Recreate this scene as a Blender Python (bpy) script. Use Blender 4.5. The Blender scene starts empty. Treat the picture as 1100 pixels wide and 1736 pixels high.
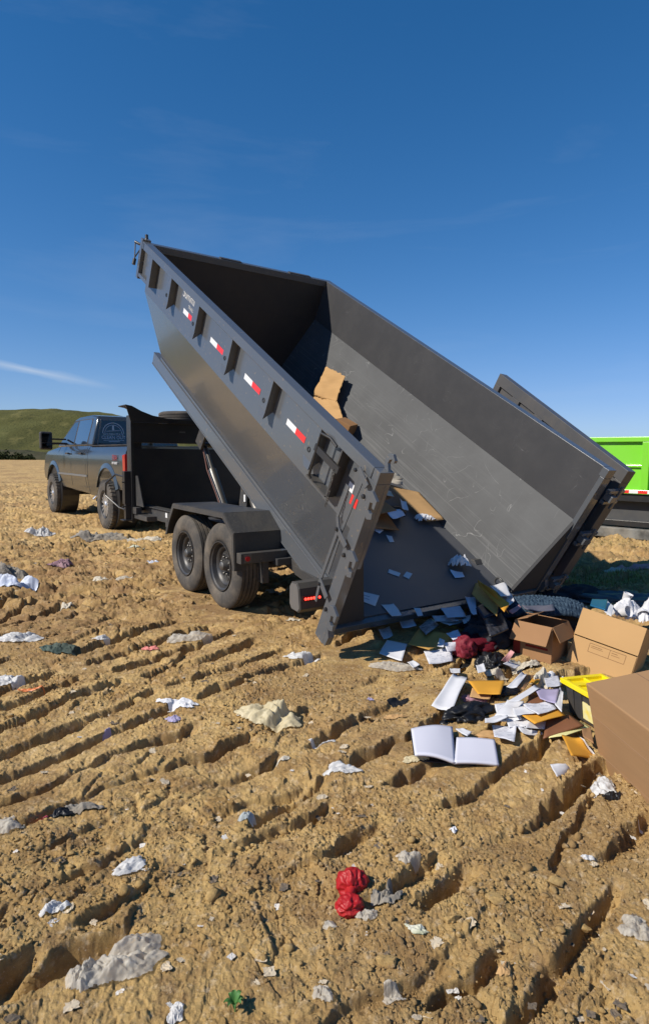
import bpy, bmesh, math, random
import numpy as np
from mathutils import Vector, Matrix, noise as mn
R_ = math.radians
random.seed(7)
# ------------------------------------------------------------------ camera
sc = bpy.context.scene
FPX, PITCH, ROLL, CAMH = 1027.0, 0.0925, 0.0096, 1.421
cam = bpy.data.cameras.new('camera'); camo = bpy.data.objects.new('camera', cam); sc.collection.objects.link(camo)
camo.location = (0, 0, CAMH)
camo.rotation_euler = (Matrix.Rotation(math.pi/2-PITCH, 3, 'X') @ Matrix.Rotation(-ROLL*-1, 3, 'Z')).to_euler()
cam.sensor_fit = 'HORIZONTAL'; cam.sensor_width = 36; cam.lens = 36*FPX/1100
cam.clip_start = 0.05; cam.clip_end = 6000
sc.camera = camo
sc.render.resolution_x, sc.render.resolution_y = 648, 1024
# ------------------------------------------------------------------ light
YAW = 0.6078
SUN_EL = R_(41.5); SUN_AZ = R_(10)
sun_h = Vector((-math.cos(YAW), -math.sin(YAW), 0))*math.cos(SUN_AZ)+Vector((-math.sin(YAW), math.cos(YAW), 0))*math.sin(SUN_AZ)
sund = (sun_h*math.cos(SUN_EL)+Vector((0, 0, math.sin(SUN_EL)))).normalized()
w = bpy.data.worlds.new('World'); sc.world = w; w.use_nodes = True
nt = w.node_tree; nt.nodes.clear()
sky = nt.nodes.new('ShaderNodeTexSky'); sky.sky_type = 'NISHITA'; sky.sun_disc = False
sky.sun_elevation = SUN_EL; sky.sun_rotation = math.atan2(sund.x, sund.y)
sky.altitude = 900; sky.air_density = 1.0; sky.dust_density = 0.0; sky.ozone_density = 3.0
bg = nt.nodes.new('ShaderNodeBackground'); bg.inputs[1].default_value = 0.125
out = nt.nodes.new('ShaderNodeOutputWorld')
# thin cirrus streaks: they sit in the sky directions themselves
tc = nt.nodes.new('ShaderNodeTexCoord')
mp = nt.nodes.new('ShaderNodeMapping'); mp.inputs['Rotation'].default_value = (0, R_(-12), R_(20)); mp.inputs['Scale'].default_value = (1.2, 1.2, 7.0)
nz = nt.nodes.new('ShaderNodeTexNoise'); nz.inputs['Scale'].default_value = 2.1; nz.inputs['Detail'].default_value = 7; nz.inputs['Roughness'].default_value = .55; nz.inputs['Distortion'].default_value = .35
mr = nt.nodes.new('ShaderNodeMapRange'); mr.inputs[1].default_value = .55; mr.inputs[2].default_value = .85; mr.inputs[3].default_value = 0; mr.inputs[4].default_value = .09
mixc = nt.nodes.new('ShaderNodeMixRGB'); mixc.inputs[2].default_value = (4.4, 5.0, 5.8, 1)
L = nt.links.new
L(tc.outputs['Generated'], mp.inputs[0]); L(mp.outputs[0], nz.inputs['Vector']); L(nz.outputs[0], mr.inputs[0])
# one narrow contrail low on the left
def vm(op, a=None, b=None):
    n = nt.nodes.new('ShaderNodeVectorMath'); n.operation = op
    if b is not None: n.inputs[1].default_value = b
    if a is not None: L(a, n.inputs[0])
    return n
def ma(op, a, b=None, c=None):
    n = nt.nodes.new('ShaderNodeMath'); n.operation = op
    for i, q in enumerate((a, b, c)):
        if q is None: continue
        if isinstance(q, (int, float)): n.inputs[i].default_value = q
        else: L(q, n.inputs[i])
    return n.outputs[0]
def raydir(px, py):
    a, b = px-550, py-868; c, s = math.cos(ROLL), math.sin(ROLL); a, b = a*c+b*s, -a*s+b*c
    return (Vector((a/FPX, 0, 0))+Vector((0, math.cos(PITCH), -math.sin(PITCH)))-(b/FPX)*Vector((0, math.sin(PITCH), math.cos(PITCH)))).normalized()
d1, d2 = raydir(-60, 604), raydir(150, 648)
pn = d1.cross(d2).normalized(); tdir = (d2-d1).normalized(); mid = ((d1+d2)/2)
dist = ma('ABSOLUTE', vm('DOT_PRODUCT', tc.outputs['Generated'], pn).outputs['Value'])
wid = nt.nodes.new('ShaderNodeTexNoise'); wid.inputs['Scale'].default_value = 14; wid.inputs['Detail'].default_value = 4
L(tc.outputs['Generated'], wid.inputs['Vector'])
band = ma('SUBTRACT', 1.0, ma('DIVIDE', dist, ma('MULTIPLY', wid.outputs[0], .018))); band = ma('MAXIMUM', band, 0.0)
along = ma('SUBTRACT', 1.0, ma('MULTIPLY', ma('ABSOLUTE', ma('SUBTRACT', vm('DOT_PRODUCT', tc.outputs['Generated'], tdir).outputs['Value'], mid.dot(tdir))), 8.0)); along = ma('MAXIMUM', along, 0.0)
streak = ma('MULTIPLY', ma('MULTIPLY', band, along), .55)
fac = ma('MAXIMUM', streak, mr.outputs[0])
hs = nt.nodes.new('ShaderNodeHueSaturation'); hs.inputs['Saturation'].default_value = 1.32; L(sky.outputs[0], hs.inputs['Color'])
k1 = vm('MULTIPLY_ADD', hs.outputs[0], (.19, .115, .040)); k1.inputs[2].default_value = (1, 1, 1); k2 = vm('DIVIDE', hs.outputs[0]); L(k1.outputs[0], k2.inputs[1]); L(k2.outputs[0], mixc.inputs[1]); L(fac, mixc.inputs[0]); L(mixc.outputs[0], bg.inputs[0]); L(bg.outputs[0], out.inputs[0])
sl = bpy.data.lights.new('sun', 'SUN'); sl.energy = 5.0; sl.angle = R_(.5); sl.color = (1, .93, .82)
so = bpy.data.objects.new('sun', sl); sc.collection.objects.link(so); so.rotation_euler = sund.to_track_quat('Z', 'Y').to_euler()
so.location = (0, 0, 30)
sc.view_settings.view_transform = 'Standard'; sc.view_settings.look = 'None'; sc.view_settings.exposure = 0.15; sc.view_settings.gamma = 1
# ------------------------------------------------------------------ helpers
def at(px, py, z=0.0):
    "point of the place seen at this pixel of the photograph, z metres above datum"
    d = raydir(px, py); t = (z-CAMH)/d.z
    return Vector((0, 0, CAMH))+d*t
def tag(o, label=None, cat=None, group=None, kind=None):
    if label: o['label'] = label
    if cat: o['category'] = cat
    if group: o['group'] = group
    if kind: o['kind'] = kind
    return o
def empty(name, loc, rz, label, cat, group=None):
    o = bpy.data.objects.new(name, None); sc.collection.objects.link(o); o.location = loc; o.rotation_euler = (0, 0, rz)
    o.empty_display_size = .2
    return tag(o, label, cat, group)
class MB:
    def __init__(s): s.bm = bmesh.new(); s.M = Matrix.Identity(4)
    def v(s, p): return s.bm.verts.new(s.M @ Vector(p))
    def face(s, vs):
        try: return s.bm.faces.new(vs)
        except ValueError: return None
    def box(s, x0, x1, y0, y1, z0, z1):
        x0, x1 = sorted((x0, x1)); y0, y1 = sorted((y0, y1)); z0, z1 = sorted((z0, z1))
        V = [s.v(p) for p in ((x0,y0,z0),(x1,y0,z0),(x1,y1,z0),(x0,y1,z0),(x0,y0,z1),(x1,y0,z1),(x1,y1,z1),(x0,y1,z1))]
        for f in ((3,2,1,0),(4,5,6,7),(0,1,5,4),(1,2,6,5),(2,3,7,6),(3,0,4,7)): s.face([V[i] for i in f])
        return s
    def prism(s, poly, axis, a, b):
        "poly = 2D points in the two other axes (order x,y,z without axis)"
        def P(q, t):
            return {'x': (t, q[0], q[1]), 'y': (q[0], t, q[1]), 'z': (q[0], q[1], t)}[axis]
        A = [s.v(P(q, a)) for q in poly]; B = [s.v(P(q, b)) for q in poly]; n = len(poly)
        s.face(A[::-1]); s.face(B)
        for i in range(n): s.face([A[i], A[(i+1) % n], B[(i+1) % n], B[i]])
        return s
    def hexa(s, bot, top):
        A = [s.v(p) for p in bot]; B = [s.v(p) for p in top]; n = len(A)
        s.face(A[::-1]); s.face(B)
        for i in range(n): s.face([A[i], A[(i+1) % n], B[(i+1) % n], B[i]])
        return s
    def tube(s, pts, r, n=10):
        pts = [Vector(p) for p in pts]; rings = []
        rr = r if isinstance(r, (list, tuple)) else [r]*len(pts)
        up = None
        for i, p in enumerate(pts):
            t = (pts[min(i+1, len(pts)-1)]-pts[max(i-1, 0)]).normalized()
            if up is None: up = t.orthogonal().normalized()
            up = (up-t*up.dot(t)).normalized(); sd = t.cross(up)
            rings.append([s.v(p+(up*math.cos(2*math.pi*k/n)+sd*math.sin(2*math.pi*k/n))*rr[i]) for k in range(n)])
        for a, b in zip(rings, rings[1:]):
            for k in range(n): s.face([a[k], a[(k+1) % n], b[(k+1) % n], b[k]])
        s.face(rings[0][::-1]); s.face(rings[-1]); return s
    def lathe(s, prof, c, axis='x', n=48, closed=False):
        "prof = (offset along axis, radius)"
        c = Vector(c); rings = []
        ax, e1, e2 = {'x': (Vector((1,0,0)), Vector((0,1,0)), Vector((0,0,1))), 'y': (Vector((0,1,0)), Vector((0,0,1)), Vector((1,0,0))), 'z': (Vector((0,0,1)), Vector((1,0,0)), Vector((0,1,0)))}[axis]
        for o, r in prof: rings.append([s.v(c+ax*o+(e1*math.cos(2*math.pi*k/n)+e2*math.sin(2*math.pi*k/n))*max(r, 1e-4)) for k in range(n)])
        pr = list(zip(rings, rings[1:]))
        if closed: pr.append((rings[-1], rings[0]))
        for a, b in pr:
            for k in range(n): s.face([a[k], a[(k+1) % n], b[(k+1) % n], b[k]])
        if not closed: s.face(rings[0][::-1]); s.face(rings[-1])
        return s
    def build(s, name, mat, parent=None, bevel=0, smooth=False, mats=None):
        bmesh.ops.recalc_face_normals(s.bm, faces=s.bm.faces[:])
        me = bpy.data.meshes.new(name); s.bm.to_mesh(me); s.bm.free()
        me.materials.append(mat)
        o = bpy.data.objects.new(name, me); sc.collection.objects.link(o)
        if parent: o.parent = parent
        if smooth:
            me.shade_smooth()
            m = me
            try: me.set_sharp_from_angle(angle=R_(38))
            except Exception: pass
        if bevel:
            b = o.modifiers.new('bevel', 'BEVEL'); b.width = bevel; b.segments = 2; b.limit_method = 'ANGLE'; b.angle_limit = R_(40)
        return o
def text_mesh(s, name, mat, parent, size, mtx, extrude=.001, bold=0):
    cu = bpy.data.curves.new(name, 'FONT'); cu.body = s; cu.size = size; cu.extrude = extrude; cu.align_x = 'CENTER'; cu.offset = bold
    t = bpy.data.objects.new(name, cu); sc.collection.objects.link(t)
    dg = bpy.context.evaluated_depsgraph_get(); me = bpy.data.meshes.new_from_object(t.evaluated_get(dg))
    bpy.data.objects.remove(t); bpy.data.curves.remove(cu)
    me.name = name; me.materials.clear(); me.materials.append(mat)
    o = bpy.data.objects.new(name, me); sc.collection.objects.link(o); o.parent = parent; o.matrix_local = mtx
    return o
def copy_tree(o, parent=None):
    c = o.copy(); sc.collection.objects.link(c); c.parent = parent
    for ch in [x for x in sc.objects if x.parent == o]: copy_tree(ch, c)
    return c
# ------------------------------------------------------------------ materials
def mat(name, col, rough=.5, spec=.5, metal=0, coat=0, var=0, vscale=8, bump=0, bscale=60, bdist=.01, col2=None, emit=None, trans=0, sss=0, dust=0, dustcol=(.30,.22,.13), detail=6, coords='Object', aniso=None, splat=0):
    m = bpy.data.materials.new(name); m.use_nodes = True; t = m.node_tree; b = t.nodes['Principled BSDF']
    b.inputs['Base Color'].default_value = (*col, 1); b.inputs['Roughness'].default_value = rough
    b.inputs['Specular IOR Level'].default_value = spec; b.inputs['Metallic'].default_value = metal; b.inputs['Coat Weight'].default_value = coat
    if coat: b.inputs['Coat Roughness'].default_value = .08
    if emit: b.inputs['Emission Color'].default_value = (*emit[:3], 1); b.inputs['Emission Strength'].default_value = emit[3]
    tc = t.nodes.new('ShaderNodeTexCoord'); vec = tc.outputs[coords]
    if aniso:
        mpn = t.nodes.new('ShaderNodeMapping'); mpn.inputs['Scale'].default_value = aniso; t.links.new(vec, mpn.inputs[0]); vec = mpn.outputs[0]
    cur = None
    if var or col2:
        n = t.nodes.new('ShaderNodeTexNoise'); n.inputs['Scale'].default_value = vscale; n.inputs['Detail'].default_value = detail
        t.links.new(vec, n.inputs['Vector'])
        r = t.nodes.new('ShaderNodeMapRange'); r.inputs[1].default_value = .32; r.inputs[2].default_value = .68; t.links.new(n.outputs[0], r.inputs[0])
        x = t.nodes.new('ShaderNodeMixRGB'); c2 = col2 or tuple(q*(1-var) for q in col)
        x.inputs[1].default_value = (*c2, 1); x.inputs[2].default_value = (*(col if col2 else tuple(min(1, q*(1+var*.6)) for q in col)), 1)
        t.links.new(r.outputs[0], x.inputs[0]); cur = x.outputs[0]
    if dust:
        n = t.nodes.new('ShaderNodeTexNoise'); n.inputs['Scale'].default_value = 3.1; n.inputs['Detail'].default_value = 9; n.inputs['Roughness'].default_value = .7
        t.links.new(tc.outputs[coords], n.inputs['Vector'])
        r = t.nodes.new('ShaderNodeMapRange'); r.inputs[1].default_value = .42; r.inputs[2].default_value = .75; r.inputs[4].default_value = dust; t.links.new(n.outputs[0], r.inputs[0])
        x = t.nodes.new('ShaderNodeMixRGB'); x.inputs[1].default_value = (*col, 1); x.inputs[2].default_value = (*dustcol, 1)
        if cur: t.links.new(cur, x.inputs[1])
        t.links.new(r.outputs[0], x.inputs[0]); cur = x.outputs[0]
        rr = t.nodes.new('ShaderNodeMapRange'); rr.inputs[1].default_value = 0; rr.inputs[2].default_value = 1; rr.inputs[3].default_value = rough; rr.inputs[4].default_value = .9
        t.links.new(r.outputs[0], rr.inputs[0]); t.links.new(rr.outputs[0], b.inputs['Roughness'])
    if splat:
        n = t.nodes.new('ShaderNodeTexNoise'); n.inputs['Scale'].default_value = 26; n.inputs['Detail'].default_value = 3; t.links.new(tc.outputs[coords], n.inputs['Vector'])
        r = t.nodes.new('ShaderNodeMapRange'); r.inputs[1].default_value = .66; r.inputs[2].default_value = .70; r.inputs[4].default_value = splat; t.links.new(n.outputs[0], r.inputs[0])
        x = t.nodes.new('ShaderNodeMixRGB'); x.inputs[1].default_value = (*col, 1); x.inputs[2].default_value = (.26, .19, .11, 1)
        if cur: t.links.new(cur, x.inputs[1])
        t.links.new(r.outputs[0], x.inputs[0]); cur = x.outputs[0]
    if cur: t.links.new(cur, b.inputs['Base Color'])
    if bump:
        n = t.nodes.new('ShaderNodeTexNoise'); n.inputs['Scale'].default_value = bscale; n.inputs['Detail'].default_value = 5; t.links.new(vec, n.inputs['Vector'])
        bp = t.nodes.new('ShaderNodeBump'); bp.inputs['Strength'].default_value = bump; bp.inputs['Distance'].default_value = bdist
        t.links.new(n.outputs[0], bp.inputs['Height']); t.links.new(bp.outputs[0], b.inputs['Normal'])
    if trans: b.inputs['Transmission Weight'].default_value = trans
    return m
def thin(m, amt=.45, alpha=1.0):
    "let some light through a thin film or sheet"
    t = m.node_tree; b = t.nodes['Principled BSDF']; o = [n for n in t.nodes if n.type == 'OUTPUT_MATERIAL'][0]
    tr = t.nodes.new('ShaderNodeBsdfTranslucent'); tr.inputs[0].default_value = b.inputs['Base Color'].default_value
    mx = t.nodes.new('ShaderNodeMixShader'); mx.inputs[0].default_value = amt
    t.links.new(b.outputs[0], mx.inputs[1]); t.links.new(tr.outputs[0], mx.inputs[2]); last = mx.outputs[0]
    if alpha < 1:
        tp = t.nodes.new('ShaderNodeBsdfTransparent'); m2 = t.nodes.new('ShaderNodeMixShader'); m2.inputs[0].default_value = alpha
        t.links.new(tp.outputs[0], m2.inputs[1]); t.links.new(last, m2.inputs[2]); last = m2.outputs[0]
    t.links.new(last, o.inputs[0]); return m
M = {}
M['paint'] = mat('grey_paint', (.090, .097, .107), .22, .5, 0, .25, bump=.05, bscale=2.2, bdist=.02, dust=.08, dustcol=(.2, .17, .13), splat=.35)
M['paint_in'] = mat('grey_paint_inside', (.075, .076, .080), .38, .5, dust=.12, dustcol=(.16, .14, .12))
M['black'] = mat('black_paint', (.020, .020, .021), .35, .5, dust=.06)
M['frame'] = mat('black_frame_paint', (.045, .045, .046), .45, .5, dust=.25, dustcol=(.2, .16, .1), splat=.5)
M['rubber'] = mat('tyre_rubber', (.06, .055, .05), .85, .3, dust=.9, dustcol=(.20, .165, .125), bump=.3, bscale=70, bdist=.004)
M['rim'] = mat('dark_rim', (.05, .05, .052), .4, .5, metal=.3, dust=.3, dustcol=(.2, .17, .13))
M['steel'] = mat('bare_steel', (.17, .165, .155), .45, .5, metal=.8, dust=.4, dustcol=(.12, .1, .08))
M['chrome'] = mat('polished_alloy', (.8, .8, .8), .3, .5, metal=.85, dust=.1)
M['tape_white'] = mat('white_tape', (.72, .72, .72), .3)
M['tape_red'] = mat('red_tape', (.72, .035, .03), .3)
M['letter'] = mat('white_lettering', (.6, .6, .6), .4)
M['led'] = mat('red_led', (.5, .01, .01), .3, emit=(1, .05, .03, 3))
M['lens'] = mat('red_lens', (.42, .012, .015), .12, coat=.6)
M['glass'] = mat('dark_tinted_glass', (.008, .010, .014), .04, .7, coat=.5)
M['truck'] = mat('truck_paint', (.044, .050, .054), .22, .5, .3, .6, dust=.07, dustcol=(.2, .17, .13))
M['trim'] = mat('black_plastic_trim', (.02, .02, .021), .5, dust=.2)
# worn bed lining: scuffed paint with long scratches where loads slide
def worn(name):
    m = mat(name, (.14, .142, .145), .38, .5); t = m.node_tree; b = t.nodes['Principled BSDF']; l = t.links.new
    tc = t.nodes.new('ShaderNodeTexCoord')
    def nz(scale, sc3=None, rot=None, det=6, rough=.6, dist=0):
        mpn = t.nodes.new('ShaderNodeMapping'); l(tc.outputs['Object'], mpn.inputs[0])
        if sc3: mpn.inputs['Scale'].default_value = sc3
        if rot: mpn.inputs['Rotation'].default_value = rot
        n = t.nodes.new('ShaderNodeTexNoise'); n.inputs['Scale'].default_value = scale; n.inputs['Detail'].default_value = det; n.inputs['Roughness'].default_value = rough; n.inputs['Distortion'].default_value = dist
        l(mpn.outputs[0], n.inputs['Vector']); return n.outputs[0]
    def rng(x, a, c, lo=0, hi=1):
        r = t.nodes.new('ShaderNodeMapRange'); r.inputs[1].default_value = a; r.inputs[2].default_value = c; r.inputs[3].default_value = lo; r.inputs[4].default_value = hi; l(x, r.inputs[0]); return r.outputs[0]
    def mul(a, c):
        n = t.nodes.new('ShaderNodeMath'); n.operation = 'MULTIPLY'
        for i, q in enumerate((a, c)):
            if isinstance(q, (int, float)): n.inputs[i].default_value = q
            else: l(q, n.inputs[i])
        return n.outputs[0]
    def mix(f, c1, c2):
        x = t.nodes.new('ShaderNodeMixRGB'); l(f, x.inputs[0])
        if isinstance(c1, tuple): x.inputs[1].default_value = (*c1, 1)
        else: l(c1, x.inputs[1])
        x.inputs[2].default_value = (*c2, 1); return x.outputs[0]
    cl = mix(rng(nz(2.2, det=8), .35, .7), (.060, .062, .065), (.082, .085, .088))
    # fine parallel scrapes along the bed, stronger towards the floor
    sep = t.nodes.new('ShaderNodeSeparateXYZ'); l(tc.outputs['Object'], sep.inputs[0])
    low = rng(sep.outputs['Z'], .75, .05)
    scr = rng(nz(1, (60, 1.3, 60), (R_(8), 0, 0), 3, .5), .54, .64)
    cl = mix(mul(mul(scr, low), .45), cl, (.15, .15, .15))
    # a few bright curved gouges
    g1 = nz(3.3, (1, 1, 1), (.5, .3, .2), 2, .4, 1.2)
    n = t.nodes.new('ShaderNodeMath'); n.operation = 'SUBTRACT'; l(g1, n.inputs[0]); n.inputs[1].default_value = .52
    a = t.nodes.new('ShaderNodeMath'); a.operation = 'ABSOLUTE'; l(n.outputs[0], a.inputs[0])
    gm = mul(rng(a.outputs[0], .005, .0, 0, 1), rng(nz(4), .50, .58)); cl = mix(mul(gm, .5), cl, (.33, .33, .32))
    l(cl, b.inputs['Base Color'])
    b.inputs['Roughness'].default_value = .55; b.inputs['Specular IOR Level'].default_value = .22
    return m
M['worn'] = worn('worn_steel_lining')
def scratched(name, col):
    m = mat(name, col, .4, .5, dust=.10, dustcol=(.16, .15, .14)); t = m.node_tree; b = t.nodes['Principled BSDF']; l = t.links.new
    tc = t.nodes.new('ShaderNodeTexCoord'); n = t.nodes.new('ShaderNodeTexNoise'); n.inputs['Scale'].default_value = 4.2; n.inputs['Detail'].default_value = 2; n.inputs['Distortion'].default_value = 1.5
    l(tc.outputs['Object'], n.inputs['Vector'])
    s = t.nodes.new('ShaderNodeMath'); s.operation = 'SUBTRACT'; l(n.outputs[0], s.inputs[0]); s.inputs[1].default_value = .5
    a = t.nodes.new('ShaderNodeMath'); a.operation = 'ABSOLUTE'; l(s.outputs[0], a.inputs[0])
    r = t.nodes.new('ShaderNodeMapRange'); r.inputs[1].default_value = .002; r.inputs[2].default_value = 0; r.inputs[4].default_value = .35; l(a.outputs[0], r.inputs[0])
    n2 = t.nodes.new('ShaderNodeTexNoise'); n2.inputs['Scale'].default_value = 3; l(tc.outputs['Object'], n2.inputs['Vector'])
    r2 = t.nodes.new('ShaderNodeMapRange'); r2.inputs[1].default_value = .56; r2.inputs[2].default_value = .6; l(n2.outputs[0], r2.inputs[0])
    mm = t.nodes.new('ShaderNodeMath'); mm.operation = 'MULTIPLY'; l(r.outputs[0], mm.inputs[0]); l(r2.outputs[0], mm.inputs[1])
    x = t.nodes.new('ShaderNodeMixRGB'); src = b.inputs['Base Color'].links[0].from_socket; l(src, x.inputs[1]); x.inputs[2].default_value = (.3, .3, .3, 1); l(mm.outputs[0], x.inputs[0]); l(x.outputs[0], b.inputs['Base Color'])
    return m
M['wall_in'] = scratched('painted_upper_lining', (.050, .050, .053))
M['diamond'] = mat('diamond_plate', (.035, .035, .036), .4, .5, dust=.25, dustcol=(.18, .15, .1))
def add_diamond(m):
    t = m.node_tree; b = t.nodes['Principled BSDF']; l = t.links.new
    tc = t.nodes.new('ShaderNodeTexCoord'); mp_ = t.nodes.new('ShaderNodeMapping'); mp_.inputs['Rotation'].default_value = (0, 0, R_(45)); mp_.inputs['Scale'].default_value = (1, 1, 1)
    l(tc.outputs['Object'], mp_.inputs[0]); ch = t.nodes.new('ShaderNodeTexVoronoi'); ch.inputs['Scale'].default_value = 36; l(mp_.outputs[0], ch.inputs['Vector'])
    bp = t.nodes.new('ShaderNodeBump'); bp.inputs['Strength'].default_value = .35; bp.inputs['Distance'].default_value = .003; bp.invert = True
    l(ch.outputs['Distance'], bp.inputs['Height']); l(bp.outputs[0], b.inputs['Normal'])
add_diamond(M['diamond'])
# ------------------------------------------------------------------ ground
def _grad(seed):
    r = np.random.RandomState(seed); p = r.permutation(256); p = np.concatenate([p, p]); a = r.rand(256)*2*np.pi
    return p, np.cos(a), np.sin(a)
_T = [_grad(s) for s in range(12)]
def gnoise(x, y, s=0):
    p, gx, gy = _T[s % 12]
    xi = np.floor(x).astype(np.int64); yi = np.floor(y).astype(np.int64); xf = x-xi; yf = y-yi
    u = xf*xf*xf*(xf*(xf*6-15)+10); v = yf*yf*yf*(yf*(yf*6-15)+10)
    def g(ix, iy, dx, dy):
        h = p[(p[ix & 255]+iy) & 255]; return gx[h]*dx+gy[h]*dy
    a = g(xi, yi, xf, yf); b = g(xi+1, yi, xf-1, yf); c = g(xi, yi+1, xf, yf-1); d = g(xi+1, yi+1, xf-1, yf-1)
    return (a+(b-a)*u+((c+(d-c)*u)-(a+(b-a)*u))*v)*1.5
def fbm(x, y, o=4, s=0, gain=.5):
    t = 0; a = 1
    for k in range(o): t = t+a*gnoise(x*2**k+17.3*k, y*2**k-9.1*k, s+k); a *= gain
    return t
def ss(a, b, x): t = np.clip((x-a)/(b-a), 0, 1); return t*t*(3-2*t)
def grooves(x, y, az, P, bandw, seed, depth, wob=.35):
    n = (math.cos(az), -math.sin(az)); l_ = (math.sin(az), math.cos(az))
    s = x*n[0]+y*n[1]; q = x*l_[0]+y*l_[1]
    q = q+.10*fbm(x*.9, y*.9, 2, seed)
    bi = np.floor(q/bandw); bf = q/bandw-bi
    rnd = np.modf(np.abs(np.sin(bi*12.9898+seed)*43758.5453))[0]
    s2 = s/P+rnd*.8+wob*fbm(x*1.3+5, y*1.3, 3, seed+1)*.5+.10*fbm(x*7, y*7, 2, seed+2)
    ci = np.floor(s2); f = s2-ci
    cell = np.modf(np.abs(np.sin(ci*78.233+bi*37.719+seed)*43758.5453))[0]
    cell2 = np.modf(np.abs(np.sin(ci*12.33+bi*91.7+seed)*9758.5453))[0]
    # lug mark: steep wall at f=.60 facing the viewer, gentle return
    e = .035+.02*gnoise(x*9, y*9, seed)
    wall = ss(.60-e, .60+e, f)
    ret = 1-ss(.70, 1.0, f)
    cut = wall*ret
    end = ss(0.0, .05+.05*cell, bf-.03-.12*cell2)*(1-ss(0, .06, bf-.95+.14*cell))
    keep = (cell > .12)
    lip = np.exp(-((f-.53)/.07)**2)*.28
    crown = .22*np.sin(np.pi*np.clip(f/.6, 0, 1))
    return depth*(.55+.75*cell2)*end*keep*(-cut+lip*(1-wall)+crown*(1-wall))
def gpolar(x, y, c, R0, P, bandw, seed, depth, wob=.3):
    "lug marks left by a tracked machine turning on the spot: grooves fan out from c"
    dx, dy = x-c[0], y-c[1]; th = np.arctan2(dx, dy); q = np.hypot(dx, dy)+.07*fbm(x*1.1, y*1.1, 2, seed)
    bi = np.floor(q/bandw); bf = q/bandw-bi
    rnd = np.modf(np.abs(np.sin(bi*12.9898+seed)*43758.5453))[0]
    s2 = th*R0/P+rnd*.45+wob*fbm(x*.9+5, y*.9, 2, seed+1)+.10*fbm(x*6, y*6, 3, seed+2)
    ci = np.floor(s2); f = s2-ci
    cell = np.modf(np.abs(np.sin(ci*78.233+bi*37.719+seed)*43758.5453))[0]
    cell2 = np.modf(np.abs(np.sin(ci*12.33+bi*91.7+seed)*9758.5453))[0]
    e = .028+.010*gnoise(x*6, y*6, seed)
    wall = ss(.56-e, .56+e, f); ret = 1-ss(.66, .84, f)
    end = ss(0.0, .04+.10*cell, bf-.02-.10*cell2)*(1-ss(0, .08, bf-.97+.14*cell))
    keep = ss(.08, .2, cell)
    lip = np.exp(-((f-.52)/.08)**2)*.16; crown = .10*np.sin(np.pi*np.clip(f/.6, 0, 1))
    var = .45+.8*cell2+.35*gnoise(x*2.2, y*2.2, seed+3)+.30*np.clip(gnoise(x*7, y*7, seed+5), -1, .6)
    return depth*var*end*keep*(-wall*ret+(lip+crown)*(1-wall)), end*keep*np.clip(4*wall*(1-wall)+.3*wall*ret, 0, 1)
def lumps(x, y, freq, seed):
    "rounded broken clods with sharp gaps"
    u = gnoise(x*freq, y*freq, seed); v = gnoise(x*freq*1.9+3, y*freq*1.9, seed+1)
    return 1-2*np.abs(u)**.8+.6*(1-2*np.abs(v)**.8)
def worley(x, y, seed):
    xi = np.floor(x).astype(np.int64); yi = np.floor(y).astype(np.int64); p, gx, gy = _T[seed % 12]
    f1 = np.full(x.shape, 9.); f2 = np.full(x.shape, 9.); c1 = np.zeros(x.shape); t1 = np.zeros(x.shape)
    for a in (-1, 0, 1):
        for b in (-1, 0, 1):
            ix, iy = xi+a, yi+b; h = p[(p[ix & 255]+iy) & 255]; h2 = p[(h+57) & 255]
            jx, jy = h/256., h2/256.; dx, dy = ix+jx-x, iy+jy-y; d = np.sqrt(dx*dx+dy*dy)
            r = p[(h+131) & 255]/256.; m = d < f1
            f2 = np.where(m, f1, np.minimum(f2, d)); c1 = np.where(m, r, c1); t1 = np.where(m, dx*gx[h2]+dy*gy[h2], t1); f1 = np.where(m, d, f1)
    return f1, f2, c1, t1
def blocks(x, y, f, seed, tilt=.5):
    "angular broken crust: tilted plates with cracks between"
    f1, f2, c, t = worley(x*f, y*f, seed); e = ss(0, .16, f2-f1)
    return (c-.5+tilt*t)*e-.35*(1-e)
PILE = at(860, 1090); BIGLEAN = (11, 0)
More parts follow.
